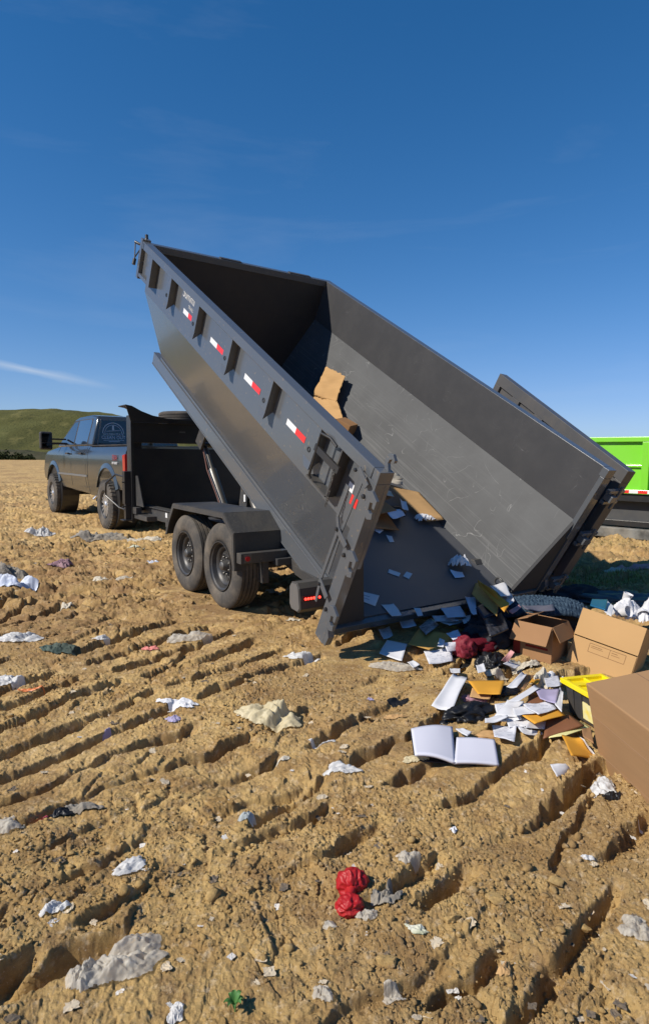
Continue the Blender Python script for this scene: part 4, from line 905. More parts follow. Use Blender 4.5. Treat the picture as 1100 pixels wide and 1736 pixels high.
# ------------------------------------------------------------------ green dump body on the right
def make_green():
    A = Vector((4.83, 11.36, 0)); B_ = Vector((5.69, 10.54, 0)); dv = (B_-A).normalized(); n = Vector((dv.y, -dv.x, 0))  # n towards the camera
    if n.y > 0: n = -n
    root = empty('green_dump_body', A-dv*2.2, math.atan2(dv.y, dv.x), 'bright lime green dump body on a black underframe, behind the open tailgate', 'dump trailer')
    G = M['green']; Lh = 7.3; D = 2.3
    b = MB(); b.box(0, Lh, .06, .08, .80, 1.80); b.box(0, Lh, D-.08, D-.06, .80, 1.80); b.box(0, .02, .08, D-.08, .8, 1.80); b.box(Lh-.02, Lh, .08, D-.08, .8, 1.8); b.box(0, Lh, .08, D-.08, .8, .83); bd = b.build('tub', G, root)
    b = MB(); b.box(-.02, Lh+.02, -.005, .13, 1.72, 1.81); b.build('top_rail', G, root, .01)
    b = MB(); b.box(-.02, Lh+.02, D-.13, D+.005, 1.72, 1.81); b.build('top_rail', G, root, .01)
    b = MB(); b.box(0, Lh, .02, .08, 1.27, 1.31); b.prism([(.02, 1.30), (.058, 1.33), (.058, 1.30)], 'x', 0, Lh); b.build('side_rail', G, root, .004)
    b = MB(); b.box(0, Lh, -.0, .08, .80, .87); b.build('lower_rail', G, root, .004)
    for x in (.0, 1.42, 3.2, 4.9, 6.3): b = MB(); b.box(x, x+.12, .0, .058, .87, 1.719); b.build('side_post', G, root, .004)
    k = 0; x = .0
    while x < Lh-.2: b = MB(); b.box(x, x+.15, -.004, -.001, .81, .865); b.build('red_reflector' if k % 2 else 'white_reflector', M['tape_red'] if k % 2 else M['tape_white'], root); x += .151; k += 1
    b = MB(); b.box(0, Lh, .04, .14, .66, .795); b.box(0, Lh, D-.14, D-.04, .66, .795)
    b.build('frame_rail', M['black'], root, .004)
    b = MB(); b.box(.1, Lh-.1, .22, D-.2, .22, .658); b.build('side_skirt', M['skirt'], root, .01)
    b = MB(); b.box(.05, Lh, .14, .215, .20, .30); b.build('lower_beam', M['black'], root, .004)
    b = MB(); b.box(.0, Lh, .04, .30, -.02, .17); b.build('ground_skid', M['skid'], root, .02)
    b = MB(); b.box(1.63, 1.78, .215, .219, .54, .62); b.build('white_placard', M['tape_white'], root)
    b = MB(); b.tube([(3.42, .05, 1.81), (3.42, .05, 1.86), (3.5, .05, 1.87), (3.6, .05, 1.85)], .03, 10); b.build('tarp_roller', M['steel'], root, smooth=True)
M['green'] = mat('lime_green_paint', (.19, .60, .03), .35, .5, coat=.3, dust=.1, dustcol=(.4, .4, .2))
M['skirt'] = mat('dark_grey_skirt', (.055, .056, .058), .5, dust=.3, dustcol=(.15, .13, .1))
M['skid'] = mat('worn_skid', (.14, .14, .13), .8, var=.6, vscale=6, dust=.6, dustcol=(.3, .26, .2))
make_green()
# ------------------------------------------------------------------ rubbish: builders
def hs_(x, y):
    o = .05; return float(H(np.array([x, x-o, x+o, x, x]), np.array([y, y, y, y-o, y+o])).mean())
def gp(px, py, lift=0.0):
    z = 0.0
    for _ in range(3): p = at(px, py, z+lift); z = hs_(p.x, p.y)
    p = at(px, py, z+lift); return Vector(p)
BEDM = Matrix.Translation(T0) @ Matrix.Rotation(YAW, 4, 'Z') @ Matrix.Translation((.046, -1.527, .201)) @ Matrix.Rotation(.5342, 4, 'X')
BEDI = BEDM.inverted()
def bp(px, py, wz=.006):
    "point on the bed floor (raised by wz) seen at the pixel"
    o = BEDI @ Vector((0, 0, CAMH)); d = BEDI.to_3x3() @ raydir(px, py); t = (wz-o.z)/d.z; return BEDM @ (o+d*t)
def finish(me, name, m, label, cat, group=None, th=0, smooth=True, parent=None):
    me.materials.append(m)
    if smooth: me.shade_smooth()
    # origin at the thing's base centre
    n = len(me.vertices); co = np.empty(n*3, np.float32); me.vertices.foreach_get('co', co); co = co.reshape(-1, 3)
    c = np.array([co[:, 0].mean(), co[:, 1].mean(), co[:, 2].min()]); co -= c; me.vertices.foreach_set('co', co.ravel()); me.update()
    o = bpy.data.objects.new(name, me); sc.collection.objects.link(o); o.location = c.tolist()
    if th: s = o.modifiers.new('thickness', 'SOLIDIFY'); s.thickness = th; s.offset = 1
    return tag(o, label, cat, group)
def sheet(name, label, cat, pts, m, curl=.01, th=.0015, lift=.012, n=10, seed=0, bed=None, group=None, bow=0.0, P3=None, torn=0.0):
    "flat or slightly curled sheet through four corners (top left, top right, bottom right, bottom left)"
    if P3: C = [Vector(p) for p in P3]
    elif bed is not None: C = [bp(*p[:2], bed+(p[2] if len(p) > 2 else 0)) for p in pts]
    else: C = [gp(p[0], p[1], (p[2] if len(p) > 2 else 0)+lift) for p in pts]
    nrm = ((C[1]-C[0]).cross(C[3]-C[0])+(C[3]-C[2]).cross(C[1]-C[2])).normalized()
    if nrm.z < 0: nrm = -nrm
    V = []; 
    for j in range(n+1):
        for i in range(n+1):
            u, v = i/n, j/n; p = (C[0]*(1-u)+C[1]*u)*(1-v)+(C[3]*(1-u)+C[2]*u)*v
            k = curl*(.45 if not torn else 1)*(mn.noise(Vector((u*1.7+seed*3.1, v*1.7, seed*1.3)))*1.6+(2*u-1)**2*.5)+bow*math.sin(math.pi*u)
            if torn:
                k += torn*.5*abs(mn.noise(Vector((u*2.2+seed, v*2.2, 4))))
                if i in (0, n) or j in (0, n): p = p+(C[1]-C[0])*torn*1.2*mn.noise(Vector((u*9+seed, v*9, 1)))+(C[3]-C[0])*torn*1.2*mn.noise(Vector((u*9+seed, v*9, 9)))
            V.append(p+nrm*k)
    Fc = [[j*(n+1)+i, j*(n+1)+i+1, (j+1)*(n+1)+i+1, (j+1)*(n+1)+i] for j in range(n) for i in range(n)]
    if (C[1]-C[0]).cross(C[3]-C[0]).dot(nrm) < 0: Fc = [f[::-1] for f in Fc]
    me = bpy.data.meshes.new(name); me.from_pydata(V, [], Fc)
    return finish(me, name, m, label, cat, group, th)
def blob(name, label, cat, p, size, m, seed=0, rot=0, amp=.35, freq=2.2, sub=4, floor=-.25, group=None, fn=None, fold=1.0):
    "crumpled bag, rag or lump: a sphere folded by ridged noise and settled on the ground"
    b = bmesh.new(); bmesh.ops.create_icosphere(b, subdivisions=sub, radius=1); so_ = Vector((seed*7.3, seed*3.7, seed*1.9)); R = Matrix.Rotation(rot, 3, 'Z')
    for v in b.verts:
        d = v.co.normalized(); q = d*freq+so_
        wq = q+Vector((mn.noise(q*.7), mn.noise(q*.7+Vector((5, 0, 0))), mn.noise(q*.7+Vector((0, 5, 0)))))*.9
        r = 1-amp*abs(mn.noise(wq*.8))*1.5*fold+amp*.5*mn.noise(q*.6)-amp*.28*abs(mn.noise(wq*1.9))-amp*.10*abs(mn.noise(wq*4.5))+amp*.03*mn.noise(wq*9)
        if fn: r *= fn(d)
        c = Vector((d.x*size[0], d.y*size[1], d.z*size[2]))*r
        if c.z < floor*size[2]: c.z = floor*size[2]+(c.z-floor*size[2])*.15
        v.co = R @ c+Vector(p)
    me = bpy.data.meshes.new(name); b.to_mesh(me); b.free(); return finish(me, name, m, label, cat, group)
def film(name, label, cat, p, w_, d_, m, seed=0, rot=0, hgt=.05, n=44, th=0, group=None, conform=True, cut=.28, freq=2.4, smooth=True):
    "rumpled film or cloth lying on the ground, ragged outline"
    V = []; keep = set(); c, s = math.cos(rot), math.sin(rot)
    for j in range(n+1):
        for i in range(n+1):
            u, v = 2*i/n-1, 2*j/n-1
            a = math.atan2(v, u); rr = math.hypot(u, v)
            lim = .86+cut*mn.noise(Vector((math.cos(a)*1.3, math.sin(a)*1.3, seed*2.7)))*1.6+.10*mn.noise(Vector((math.cos(a)*5, math.sin(a)*5, seed*1.7)))
            if rr <= lim: keep.add((i, j))
            x, y = u*w_/2, v*d_/2; X = p[0]+x*c-y*s; Y = p[1]+x*s+y*c
            q = Vector((u*freq*.62+seed*5.1, v*freq*.62, seed*.7)); wq = q+Vector((mn.noise(q), mn.noise(q+Vector((9, 0, 0))), 0))*.7
            f = .55*(.5+mn.noise(q*.8))+.34*(1-abs(mn.noise(wq))*2.6)+.17*(1-abs(mn.noise(wq*2.4))*2.6)+.13*(1-abs(mn.noise(wq*5.2+Vector((3, 1, 7))))*2.6)+.05*mn.noise(wq*11)
            edge = max(0, 1-(rr/lim)**3)
            V.append([X, Y, (p[2] if not conform else 0), max(f, -.1)*hgt*(.12+.88*edge)*(1.0 if not conform else .75)+hgt*.12*edge])
    A = np.array(V); zz = H(A[:, 0], A[:, 1]) if conform else A[:, 2]
    if conform:
        # the sheet bridges the hollows: smooth the ground under it
        g = zz.reshape(n+1, n+1)
        for _ in range(6): g[1:-1, 1:-1] = np.maximum(g[1:-1, 1:-1]*.0+(g[:-2, 1:-1]+g[2:, 1:-1]+g[1:-1, :-2]+g[1:-1, 2:])/4, g[1:-1, 1:-1])
        zz = g.ravel()
    A[:, 2] = zz+A[:, 3]+.004
    Fc = [[j*(n+1)+i, j*(n+1)+i+1, (j+1)*(n+1)+i+1, (j+1)*(n+1)+i] for j in range(n) for i in range(n) if {(i, j), (i+1, j), (i+1, j+1), (i, j+1)} <= keep]
    b = bmesh.new(); vs = [b.verts.new(q[:3]) for q in A]
    for f in Fc: b.faces.new([vs[k] for k in f])
    bmesh.ops.delete(b, geom=[v for v in b.verts if not v.link_faces], context='VERTS')
    me = bpy.data.meshes.new(name); b.to_mesh(me); b.free(); return finish(me, name, m, label, cat, group, th, smooth)
PW = M['paper'] = thin(mat('white_paper', (.68, .68, .70), .7, .2, var=.04, vscale=20), .12)
def printed(name, col, ink, scale=9, fac=.75):
    m = mat(name, col, .7, .2); t = m.node_tree; b = t.nodes['Principled BSDF']; tc = t.nodes.new('ShaderNodeTexCoord'); br = t.nodes.new('ShaderNodeTexBrick')
    br.inputs['Scale'].default_value = scale; br.inputs['Mortar Size'].default_value = .036; br.inputs['Brick Width'].default_value = .9; br.inputs['Row Height'].default_value = .13
    br.inputs['Color1'].default_value = (*ink, 1); br.inputs['Color2'].default_value = (*[q*1.6 for q in ink], 1); br.inputs['Mortar'].default_value = (*col, 1); t.links.new(tc.outputs['Object'], br.inputs['Vector'])
    n = t.nodes.new('ShaderNodeTexNoise'); n.inputs['Scale'].default_value = 30; t.links.new(tc.outputs['Object'], n.inputs['Vector']); r = t.nodes.new('ShaderNodeMapRange'); r.inputs[1].default_value = .48; r.inputs[2].default_value = .54; r.inputs[4].default_value = fac; t.links.new(n.outputs[0], r.inputs[0])
    x = t.nodes.new('ShaderNodeMixRGB'); x.inputs[1].default_value = (*col, 1); t.links.new(br.outputs[0], x.inputs[2]); t.links.new(r.outputs[0], x.inputs[0]); t.links.new(x.outputs[0], b.inputs['Base Color']); return m
PP = M['printed_paper'] = printed('printed_paper', (.58, .58, .61), (.22, .23, .27))
PC = M['paper_cream'] = mat('cream_paper', (.50, .45, .36), .8, .1, var=.1)
PB = M['paper_blue'] = mat('bluish_paper', (.60, .64, .74), .7, .2, var=.06)
PM = M['manila'] = mat('manila_folder', (.62, .30, .035), .65, .2, var=.08, vscale=5)
PMD = M['manila_brown'] = mat('ochre_folder', (.50, .29, .08), .7, .2, var=.1)
PR = M['brown_folder'] = mat('brown_folder', (.20, .085, .04), .6, .3, var=.12)
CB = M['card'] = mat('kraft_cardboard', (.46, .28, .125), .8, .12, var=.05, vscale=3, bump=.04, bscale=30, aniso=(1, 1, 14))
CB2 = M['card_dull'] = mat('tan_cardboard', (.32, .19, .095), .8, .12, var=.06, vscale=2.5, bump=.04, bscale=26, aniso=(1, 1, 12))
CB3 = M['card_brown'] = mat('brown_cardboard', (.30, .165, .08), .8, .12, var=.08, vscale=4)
INK = M['ink'] = mat('brown_print', (.16, .08, .04), .8, .1)
REDP = M['red_print'] = mat('dark_red_print', (.20, .02, .012), .7, .2)
BK = M['black_cloth'] = mat('black_bag', (.010, .010, .011), .42, .4, bump=.3, bscale=30, bdist=.01)
MR = M['maroon'] = mat('maroon_cloth', (.10, .008, .016), .8, .1, bump=.4, bscale=90)
CT = M['charcoal_cloth'] = mat('charcoal_cloth', (.035, .035, .042), .85, .1, bump=.4, bscale=60)
NV = M['navy'] = mat('navy_yarn', (.015, .03, .055), .85, .15, var=.5, vscale=60, col2=(.06, .095, .13))
SL = M['slate'] = mat('slate_tarp', (.07, .09, .11), .6, .3, var=.3, vscale=4, dust=.2)
FW = M['film_white'] = thin(mat('white_film', (.72, .72, .71), .4, .4, bump=.5, bscale=16, bdist=.02, dust=.2, dustcol=(.5, .42, .32)), .3, .96)
FT = M['film_dusty'] = thin(mat('dusty_film', (.66, .62, .54), .4, .4, bump=.6, bscale=18, bdist=.02, dust=.15, dustcol=(.45, .35, .22)), .35, .68)
FC = M['film_cream'] = thin(mat('cream_film', (.66, .57, .36), .45, .4, bump=.5, bscale=14, bdist=.02, dust=.3, dustcol=(.5, .38, .2)), .3)
RD = M['red_film'] = thin(mat('red_film', (.52, .015, .022), .38, .4, bump=.5, bscale=22, bdist=.02, dust=.25, dustcol=(.5, .2, .12)), .3)
RG = M['rag'] = mat('grey_rag', (.24, .22, .19), .9, .1, dust=.6, dustcol=(.34, .26, .16), bump=.5, bscale=60)
YL = M['yellow'] = mat('yellow_plastic', (.80, .62, .005), .4, .5, coat=.2, dust=.08)
TB = M['tote'] = mat('dark_grey_plastic', (.035, .036, .04), .45, .5, dust=.2)
BL_ = M['blue'] = mat('blue_cover', (.01, .09, .18), .4, .5)
PK = M['pink'] = mat('faded_pink', (.55, .28, .27), .8, .1, var=.3)
GR = M['teal_rag'] = mat('teal_rag', (.05, .085, .075), .8, .2, var=.5, vscale=12, dust=.4)
PU = M['lilac'] = mat('lilac_print', (.36, .32, .46), .7, .2, var=.2)
# ------------------------------------------------------------------ sheets on the bed floor
def sh(*a, **k): return sheet(*a, **k)
e = sh('envelope', 'white envelope with two printed lines lying on the bed floor by the left post', 'envelope', [(613, 1003), (643, 1010), (636, 1028), (612, 1019)], PW, .004, bed=.004, seed=1)
def lines_on(parent, pts, m, name='printed_lines', n=2, lift=.0035, bed=None, w=(.1, .5), rows=(.35, .62), thick=.03):
    for k, r in enumerate(rows[:n]):
        C = [Vector(p) for p in pts]
        def P(u, v): return (C[0]*(1-u)+C[1]*u)*(1-v)+(C[3]*(1-u)+C[2]*u)*v
        nrm = (C[1]-C[0]).cross(C[3]-C[0]).normalized()
        if nrm.z < 0: nrm = -nrm
        b = MB(); q = [P(w[0], r), P(w[1], r), P(w[1], r+thick), P(w[0], r+thick)]; b.hexa([x+nrm*lift for x in q], [x+nrm*(lift+.0006) for x in q])
        o = b.build(name, m); o.parent = parent; o.matrix_parent_inverse = Matrix.Translation(parent.location).inverted()
lines_on(e, [bp(*p, .006) for p in [(613, 1003), (643, 1010), (636, 1028), (612, 1019)]], M['blueink'] if 'blueink' in M else mat('blue_ink', (.05, .07, .2), .6))
sh('leaflet', 'bent white leaflet on the bed floor just above the rear sill', 'leaflet', [(646, 1025), (667, 1024), (681, 1043), (664, 1046)], PW, .012, bed=.006, seed=2)
sh('card', 'small white card on the rear sill of the tipped bed', 'card', [(701, 1031), (712, 1031), (717, 1044), (708, 1045)], PW, .003, bed=.01, seed=3)
sh('paper_slip', 'long white slip in the middle of the dark bed floor', 'paper', [(659, 965), (679, 972), (676, 978), (657, 971)], PW, .003, bed=.004, seed=4)
sh('paper_slip', 'small square slip beside the long slip on the bed floor', 'paper', [(689, 969), (699, 973), (693, 982), (683, 977)], PW, .003, bed=.004, seed=5)
sh('card', 'small white card just below the cardboard heap inside the bed', 'card', [(654, 907), (664, 909), (668, 919), (660, 919)], PW, .003, bed=.004, seed=6)
sh('envelope', 'grey envelope half hidden in shade under the cardboard inside the bed', 'envelope', [(618, 889), (635, 892), (650, 899), (643, 905)], PB, .004, bed=.01, seed=7)
film('crumpled_paper', 'crumpled white sheet standing at the edge of the sunlit strip of bed floor', 'paper', bp(779, 962, .02), .30, .20, PW, 8, R_(30), .13, 16, conform=False, cut=.2, smooth=False)
sh('paper', 'bluish sheet in shade under the crumpled white sheet in the bed', 'paper', [(762, 966), (784, 970), (787, 979), (771, 980)], PB, .01, bed=.01, seed=9)
# cardboard inside the bed: bed coordinates (across, along, up)
def bw(x, y, z): return BEDM @ Vector((x, y, z))
sh('cardboard_sheet', 'large torn sheet of sunlit cardboard leaning high up inside the bed', 'cardboard', None, CB, .015, .005, n=16, seed=11, torn=.05, P3=[bw(2.25, 3.88, .47), bw(2.25, 3.46, .54), bw(2.14, 3.32, .24), bw(2.12, 3.80, .09)])
sh('cardboard_sheet', 'curved cardboard flap below the large torn sheet inside the bed', 'cardboard', None, CB, .015, .005, n=16, seed=12, torn=.03, P3=[bw(2.11, 3.81, .085), bw(2.15, 3.31, .25), bw(2.10, 3.00, .14), bw(2.0, 3.35, .01)])
def carton(name, label, M4, w_, d_, h_, m, flaps=(), th=.005, open_top=True, cat='cardboard box', group=None, bot=True):
    "open carton, origin at the base centre; flaps = (side, angle from upright outwards, length)"
    root = bpy.data.objects.new(name, None); sc.collection.objects.link(root); root.matrix_world = M4; root.empty_display_size = .1; tag(root, label, cat, group)
    b = MB(); x, y = w_/2, d_/2
    b.box(-x, x, -y, -y+th, 0, h_); b.box(-x, x, y-th, y, 0, h_); b.box(-x, -x+th, -y+th, y-th, 0, h_); b.box(x-th, x, -y+th, y-th, 0, h_)
    if bot: b.box(-x+th, x-th, -y+th, y-th, .001, th)
    if not open_top: b.box(-x+th, x-th, -y+th, y-th, h_-th, h_)
    b.build('carton_body', m, root, .002)
    for side, ang, ln in flaps:
        b = MB(); W_ = w_ if side in 'fb' else d_; b.box(-W_/2+.004, W_/2-.004, -th/2, th/2, 0, ln)
        for v in b.bm.verts:   # slightly narrower free edge
            if v.co.z > ln*.5: v.co.x *= .985
        o = b.build('flap', m, root, .0015); rz = {'f': 0, 'b': math.pi, 'l': -math.pi/2, 'r': math.pi/2}[side]; pos = {'f': (0, -y+th/2, h_), 'b': (0, y-th/2, h_), 'l': (-x+th/2, 0, h_), 'r': (x-th/2, 0, h_)}[side]
        o.matrix_local = Matrix.Translation(pos) @ Matrix.Rotation(rz, 4, 'Z') @ Matrix.Rotation(ang, 4, 'X')
    return root
BR = BEDM.to_3x3().to_4x4()
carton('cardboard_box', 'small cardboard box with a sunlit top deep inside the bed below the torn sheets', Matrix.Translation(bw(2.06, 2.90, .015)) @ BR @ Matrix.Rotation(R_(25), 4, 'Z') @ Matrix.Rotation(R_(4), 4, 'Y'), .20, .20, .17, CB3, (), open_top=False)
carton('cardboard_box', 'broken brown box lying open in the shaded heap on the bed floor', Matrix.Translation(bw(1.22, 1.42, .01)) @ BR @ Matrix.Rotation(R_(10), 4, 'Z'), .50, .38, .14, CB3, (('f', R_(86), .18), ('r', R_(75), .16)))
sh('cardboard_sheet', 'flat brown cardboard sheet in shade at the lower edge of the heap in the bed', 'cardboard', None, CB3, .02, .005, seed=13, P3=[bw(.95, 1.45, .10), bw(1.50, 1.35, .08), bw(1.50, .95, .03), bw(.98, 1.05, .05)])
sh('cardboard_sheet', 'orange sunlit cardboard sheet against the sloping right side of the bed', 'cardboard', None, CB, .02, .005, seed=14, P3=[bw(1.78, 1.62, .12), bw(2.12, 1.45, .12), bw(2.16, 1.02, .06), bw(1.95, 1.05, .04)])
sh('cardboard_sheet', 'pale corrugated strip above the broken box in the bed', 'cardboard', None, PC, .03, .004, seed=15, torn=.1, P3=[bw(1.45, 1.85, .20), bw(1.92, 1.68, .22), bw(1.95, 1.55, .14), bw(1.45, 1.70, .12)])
sh('paper', 'blue sheet on the brown box in the bed', 'paper', [(652, 866), (678, 863), (687, 874), (665, 881)], PB, .02, bed=.15, seed=16)
sh('paper', 'white sheet standing beside the blue sheet in the bed', 'paper', [(677, 846), (688, 852), (692, 866), (681, 863)], PW, .02, bed=.18, seed=17)
film('crumpled_paper', 'crumpled white paper at the right end of the heap inside the bed', 'paper', bp(722, 884, .02), .30, .16, PW, 18, R_(20), .08, 16, conform=False, smooth=False)
blob('black_bag', 'small black plastic bag in the cardboard heap inside the bed', 'bag', bw(1.62, 1.22, .03), (.14, .12, .09), BK, 19, amp=.4)
blob('rubbish_bundle', 'dark bundle of rags at the top of the shaded heap in the bed', 'rags', bw(1.4, 1.8, .02), (.28, .22, .12), CT, 20, amp=.4)
sh('paper', 'grey leaflet near the top of the shaded heap inside the bed', 'paper', [(646, 826), (663, 833), (668, 842), (652, 838)], PC, .02, bed=.22, seed=21)
# ------------------------------------------------------------------ the heap behind the bed
def box_at(px, py, lift=0): return gp(px, py, lift)
def on_edge(l, r, h=0.0):
    "frame standing on the ground edge between two pixels: x to the right along it, y away from us"
    a, b_ = gp(*l), gp(*r); d = Vector((b_.x-a.x, b_.y-a.y, 0)); w_ = d.length; d.normalize(); n_ = Vector((-d.y, d.x, 0))
    if n_.y < 0: n_ = -n_
    return Matrix.Translation(((a.x+b_.x)/2, (a.y+b_.y)/2, min(a.z, b_.z)+h)) @ Matrix((d, n_, Vector((0, 0, 1)))).transposed().to_4x4(), w_
Mb, wb = on_edge((870, 1103), (934, 1127)); SW = wb
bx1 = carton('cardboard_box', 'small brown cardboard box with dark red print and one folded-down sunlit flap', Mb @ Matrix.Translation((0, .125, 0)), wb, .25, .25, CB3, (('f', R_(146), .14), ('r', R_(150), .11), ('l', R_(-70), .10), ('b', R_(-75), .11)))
b = MB(); b.box(-wb/2-.0004, -wb/2+.05, -.1262, -.1252, .01, .22); b.build('red_print', REDP, bx1)
b = MB(); b.box(-wb*.18, wb*.4, -.1262, -.1252, .085, .10); b.build('red_band', REDP, bx1)
b = MB(); b.box(-wb*.2, wb*.12, -.1262, -.1252, .115, .145); b.build('printed_panel', mat('printed_panel', (.22, .14, .08), .8), bx1)
# kraft carton tipped towards the viewer
P4 = [gp(988, 1030, .35), gp(1097, 1066, .35), gp(1066, 1148, .0), gp(955, 1122, .0)]
ux = (P4[1]-P4[0]); wl = ux.length; ux.normalize(); dn = ((P4[3]-P4[0])+(P4[2]-P4[1]))/2; dn = (dn-ux*dn.dot(ux)); hl = dn.length; dn.normalize(); nn = dn.cross(ux).normalized()
if nn.y > 0: nn = -nn
zc = -nn; Rk = Matrix((ux, dn, ux.cross(dn))).transposed()     # local z = face normal
org = (P4[0]+P4[1])/2+dn*hl*.5
kroot = bpy.data.objects.new('cardboard_box', None); sc.collection.objects.link(kroot); zn = ux.cross(dn); sgn = 1 if zn.y < 0 else -1
kroot.matrix_world = Matrix.Translation(org) @ Rk.to_4x4()
tag(kroot, 'sandy cardboard box with a printed form and dark slit, behind the yellow-lidded tote', 'cardboard box')
b = MB(); th = .005; D_ = .30*-sgn
b.box(-wl/2, wl/2, -hl/2, hl*.02, 0, th*-sgn); b.box(-wl/2+.005, wl/2-.004, hl*.02+.006, hl/2+.05, -.006*-sgn if False else .004*-sgn, (.004+th)*-sgn)
b.box(-wl/2, -wl/2+th, -hl/2, hl/2+.05, th*-sgn*1.8, D_); b.box(wl/2-th, wl/2, -hl/2, hl/2+.05, th*-sgn*1.8, D_); b.box(-wl/2+th, wl/2-th, -hl/2, -hl/2+th, th*-sgn*1.8, D_); b.box(-wl/2+th, wl/2-th, -hl/2+th, hl/2+.05, D_-th*-sgn, D_)
b.build('carton_body', CB, kroot, .002)
b = MB(); o_ = .0065*sgn*.0
zf = (.004)*-sgn-.0006*-sgn
def kb(x0, x1, y0, y1): b.box(x0*wl, x1*wl, y0*hl, y1*hl, zf, zf-.0006*-sgn)
for y in (.08, .24): kb(-.22, .34, y, y+.006)
for x in (-.22, .10, .34): kb(x, x+.004, .08, .24)
kb(-.19, -.02, .12, .128); kb(-.19, .0, .15, .156); kb(.13, .22, .12, .128); kb(.13, .26, .16, .166); b.build('printed_form', INK, kroot)
# yellow-lidded tote
Mt, wt = on_edge((956, 1206), (1002, 1240))
tr_ = bpy.data.objects.new('storage_tote', None); sc.collection.objects.link(tr_); tr_.matrix_world = Mt @ Matrix.Translation((.0, .13, 0)) @ Matrix.Scale(wt/.30, 4)
tag(tr_, 'dark grey storage tote with a bright yellow snap lid', 'storage tote')
b = MB(); b.hexa([(-.15, -.13, 0), (.15, -.13, 0), (.15, .13, 0), (-.15, .13, 0)], [(-.178, -.158, .225), (.178, -.158, .225), (.178, .158, .225), (-.178, .158, .225)]); td = b.build('tote_body', TB, tr_, .012)
for x in (-.09, .0, .09):
    b = MB(); b.hexa([(x-.012, -.137, .02), (x+.012, -.137, .02), (x+.012, -.13, .02), (x-.012, -.13, .02)], [(x-.012, -.165, .22), (x+.012, -.165, .22), (x+.012, -.157, .22), (x-.012, -.157, .22)]); b.build('rib', TB, td)
b = MB(); b.hexa([(.02, -.142, .035), (.13, -.142, .035), (.13, -.13, .035), (.02, -.13, .035)], [(.02, -.1575, .16), (.14, -.1575, .16), (.14, -.15, .16), (.02, -.15, .16)]); b.build('paper_label', mat('yellow_white_label', (.75, .72, .45), .6, col2=(.8, .6, .05), vscale=14), td)
b = MB()
b.box(-.205, .205, -.185, -.155, .225, .262); b.box(-.205, .205, .155, .185, .225, .262); b.box(-.205, -.165, -.155, .155, .225, .262); b.box(.165, .205, -.155, .155, .225, .262); b.box(-.165, .165, -.155, .155, .232, .240)
for x in (-.06, .06): b.box(x-.014, x+.014, -.155, .155, .240, .258)
b.box(-.165, .165, -.01, .01, .240, .258); ld = b.build('lid', YL, tr_, .006)
# big tan carton in the foreground
A0 = gp(1018, 1300, 0); A1 = gp(1100, 1360, 0); dv = Vector((A1.x-A0.x, A1.y-A0.y, 0)).normalized(); nr = Vector((-dv.y, dv.x, 0))
if nr.x > 0: nr = -nr                                       # outward normal of the face we look at
top0 = Vector(raydir(993, 1160)); 
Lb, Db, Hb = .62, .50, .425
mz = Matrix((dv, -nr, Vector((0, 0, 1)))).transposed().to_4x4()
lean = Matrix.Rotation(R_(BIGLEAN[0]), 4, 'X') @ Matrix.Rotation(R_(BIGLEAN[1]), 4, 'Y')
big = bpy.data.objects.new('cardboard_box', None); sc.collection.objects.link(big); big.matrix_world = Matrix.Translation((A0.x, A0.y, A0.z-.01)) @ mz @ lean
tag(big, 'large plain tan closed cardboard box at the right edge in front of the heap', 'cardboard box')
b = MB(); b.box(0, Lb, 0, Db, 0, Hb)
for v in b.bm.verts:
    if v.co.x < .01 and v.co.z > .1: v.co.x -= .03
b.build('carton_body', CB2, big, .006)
b = MB()
for z_ in (.085, .27): b.box(.0, Lb-.01, -.0012, -.0002, z_, z_+.0022)
b.build('crease', mat('crease_line', (.30, .18, .10), .9), big)
b = MB(); b.box(-.02, Lb, Db*.5-.002, Db*.5+.002, Hb+.0002, Hb+.001); b.build('flap_seam', mat('seam_line', (.2, .12, .07), .9), big)
# papers and folders, nearest the ground first
S = sheet
S('paper', 'large blank white sheet lying alone between the black bags and the bed', 'paper', [(768, 1143, .02), (792, 1150, .03), (766, 1206, .03), (731, 1199, .03)], PW, .02, seed=30, lift=.03)
S('paper', 'square white sheet half in shade at the left end of the heap', 'paper', [(656, 1085), (690, 1092), (681, 1121), (643, 1109)], PW, .01, seed=31, lift=.03)
S('photograph', 'small photograph lying above the square white sheet', 'photograph', [(642, 1068), (660, 1063), (666, 1078), (650, 1085)], PP, .01, seed=32, lift=.03)
S('folder', 'ochre folder in shade at the left of the heap', 'folder', [(711, 1066), (770, 1078), (768, 1112), (692, 1093)], PMD, .015, seed=33, lift=.05)
S('magazine', 'dark printed magazine on top of the ochre folder', 'magazine', [(710, 1063), (730, 1048), (744, 1060), (722, 1078)], mat('grey_print', (.35, .36, .38), .5, var=.8, vscale=28), .01, seed=34, lift=.07)
S('paper', 'printed white sheet sticking out below the ochre folder', 'paper', [(718, 1104), (764, 1098), (768, 1122), (727, 1127)], PP, .02, seed=35, lift=.04)
S('paper_slip', 'small white slip on the ochre folder', 'paper', [(745, 1082), (754, 1086), (752, 1098), (741, 1096)], PW, .004, seed=36, lift=.085)
S('envelope', 'white envelope at the foot of the heap below the ochre folder', 'envelope', [(690, 1124), (700, 1120), (712, 1128), (700, 1133)], PW, .01, seed=37, lift=.03)
S('envelope', 'bluish envelope leaning on the rear sill, topmost of the loose sheets', 'envelope', [(745, 1028), (780, 1028), (790, 1046), (758, 1050)], PB, .02, seed=38, lift=.16)
S('paper', 'bluish sheet under the topmost envelope by the rear sill', 'paper', [(732, 1044), (765, 1043), (778, 1053), (737, 1054)], PP, .01, seed=39, lift=.13)
S('paper', 'pale sheet fanned below the other sheets at the rear sill', 'paper', [(744, 1054), (786, 1046), (790, 1052), (762, 1062)], PW, .01, seed=40, lift=.11)
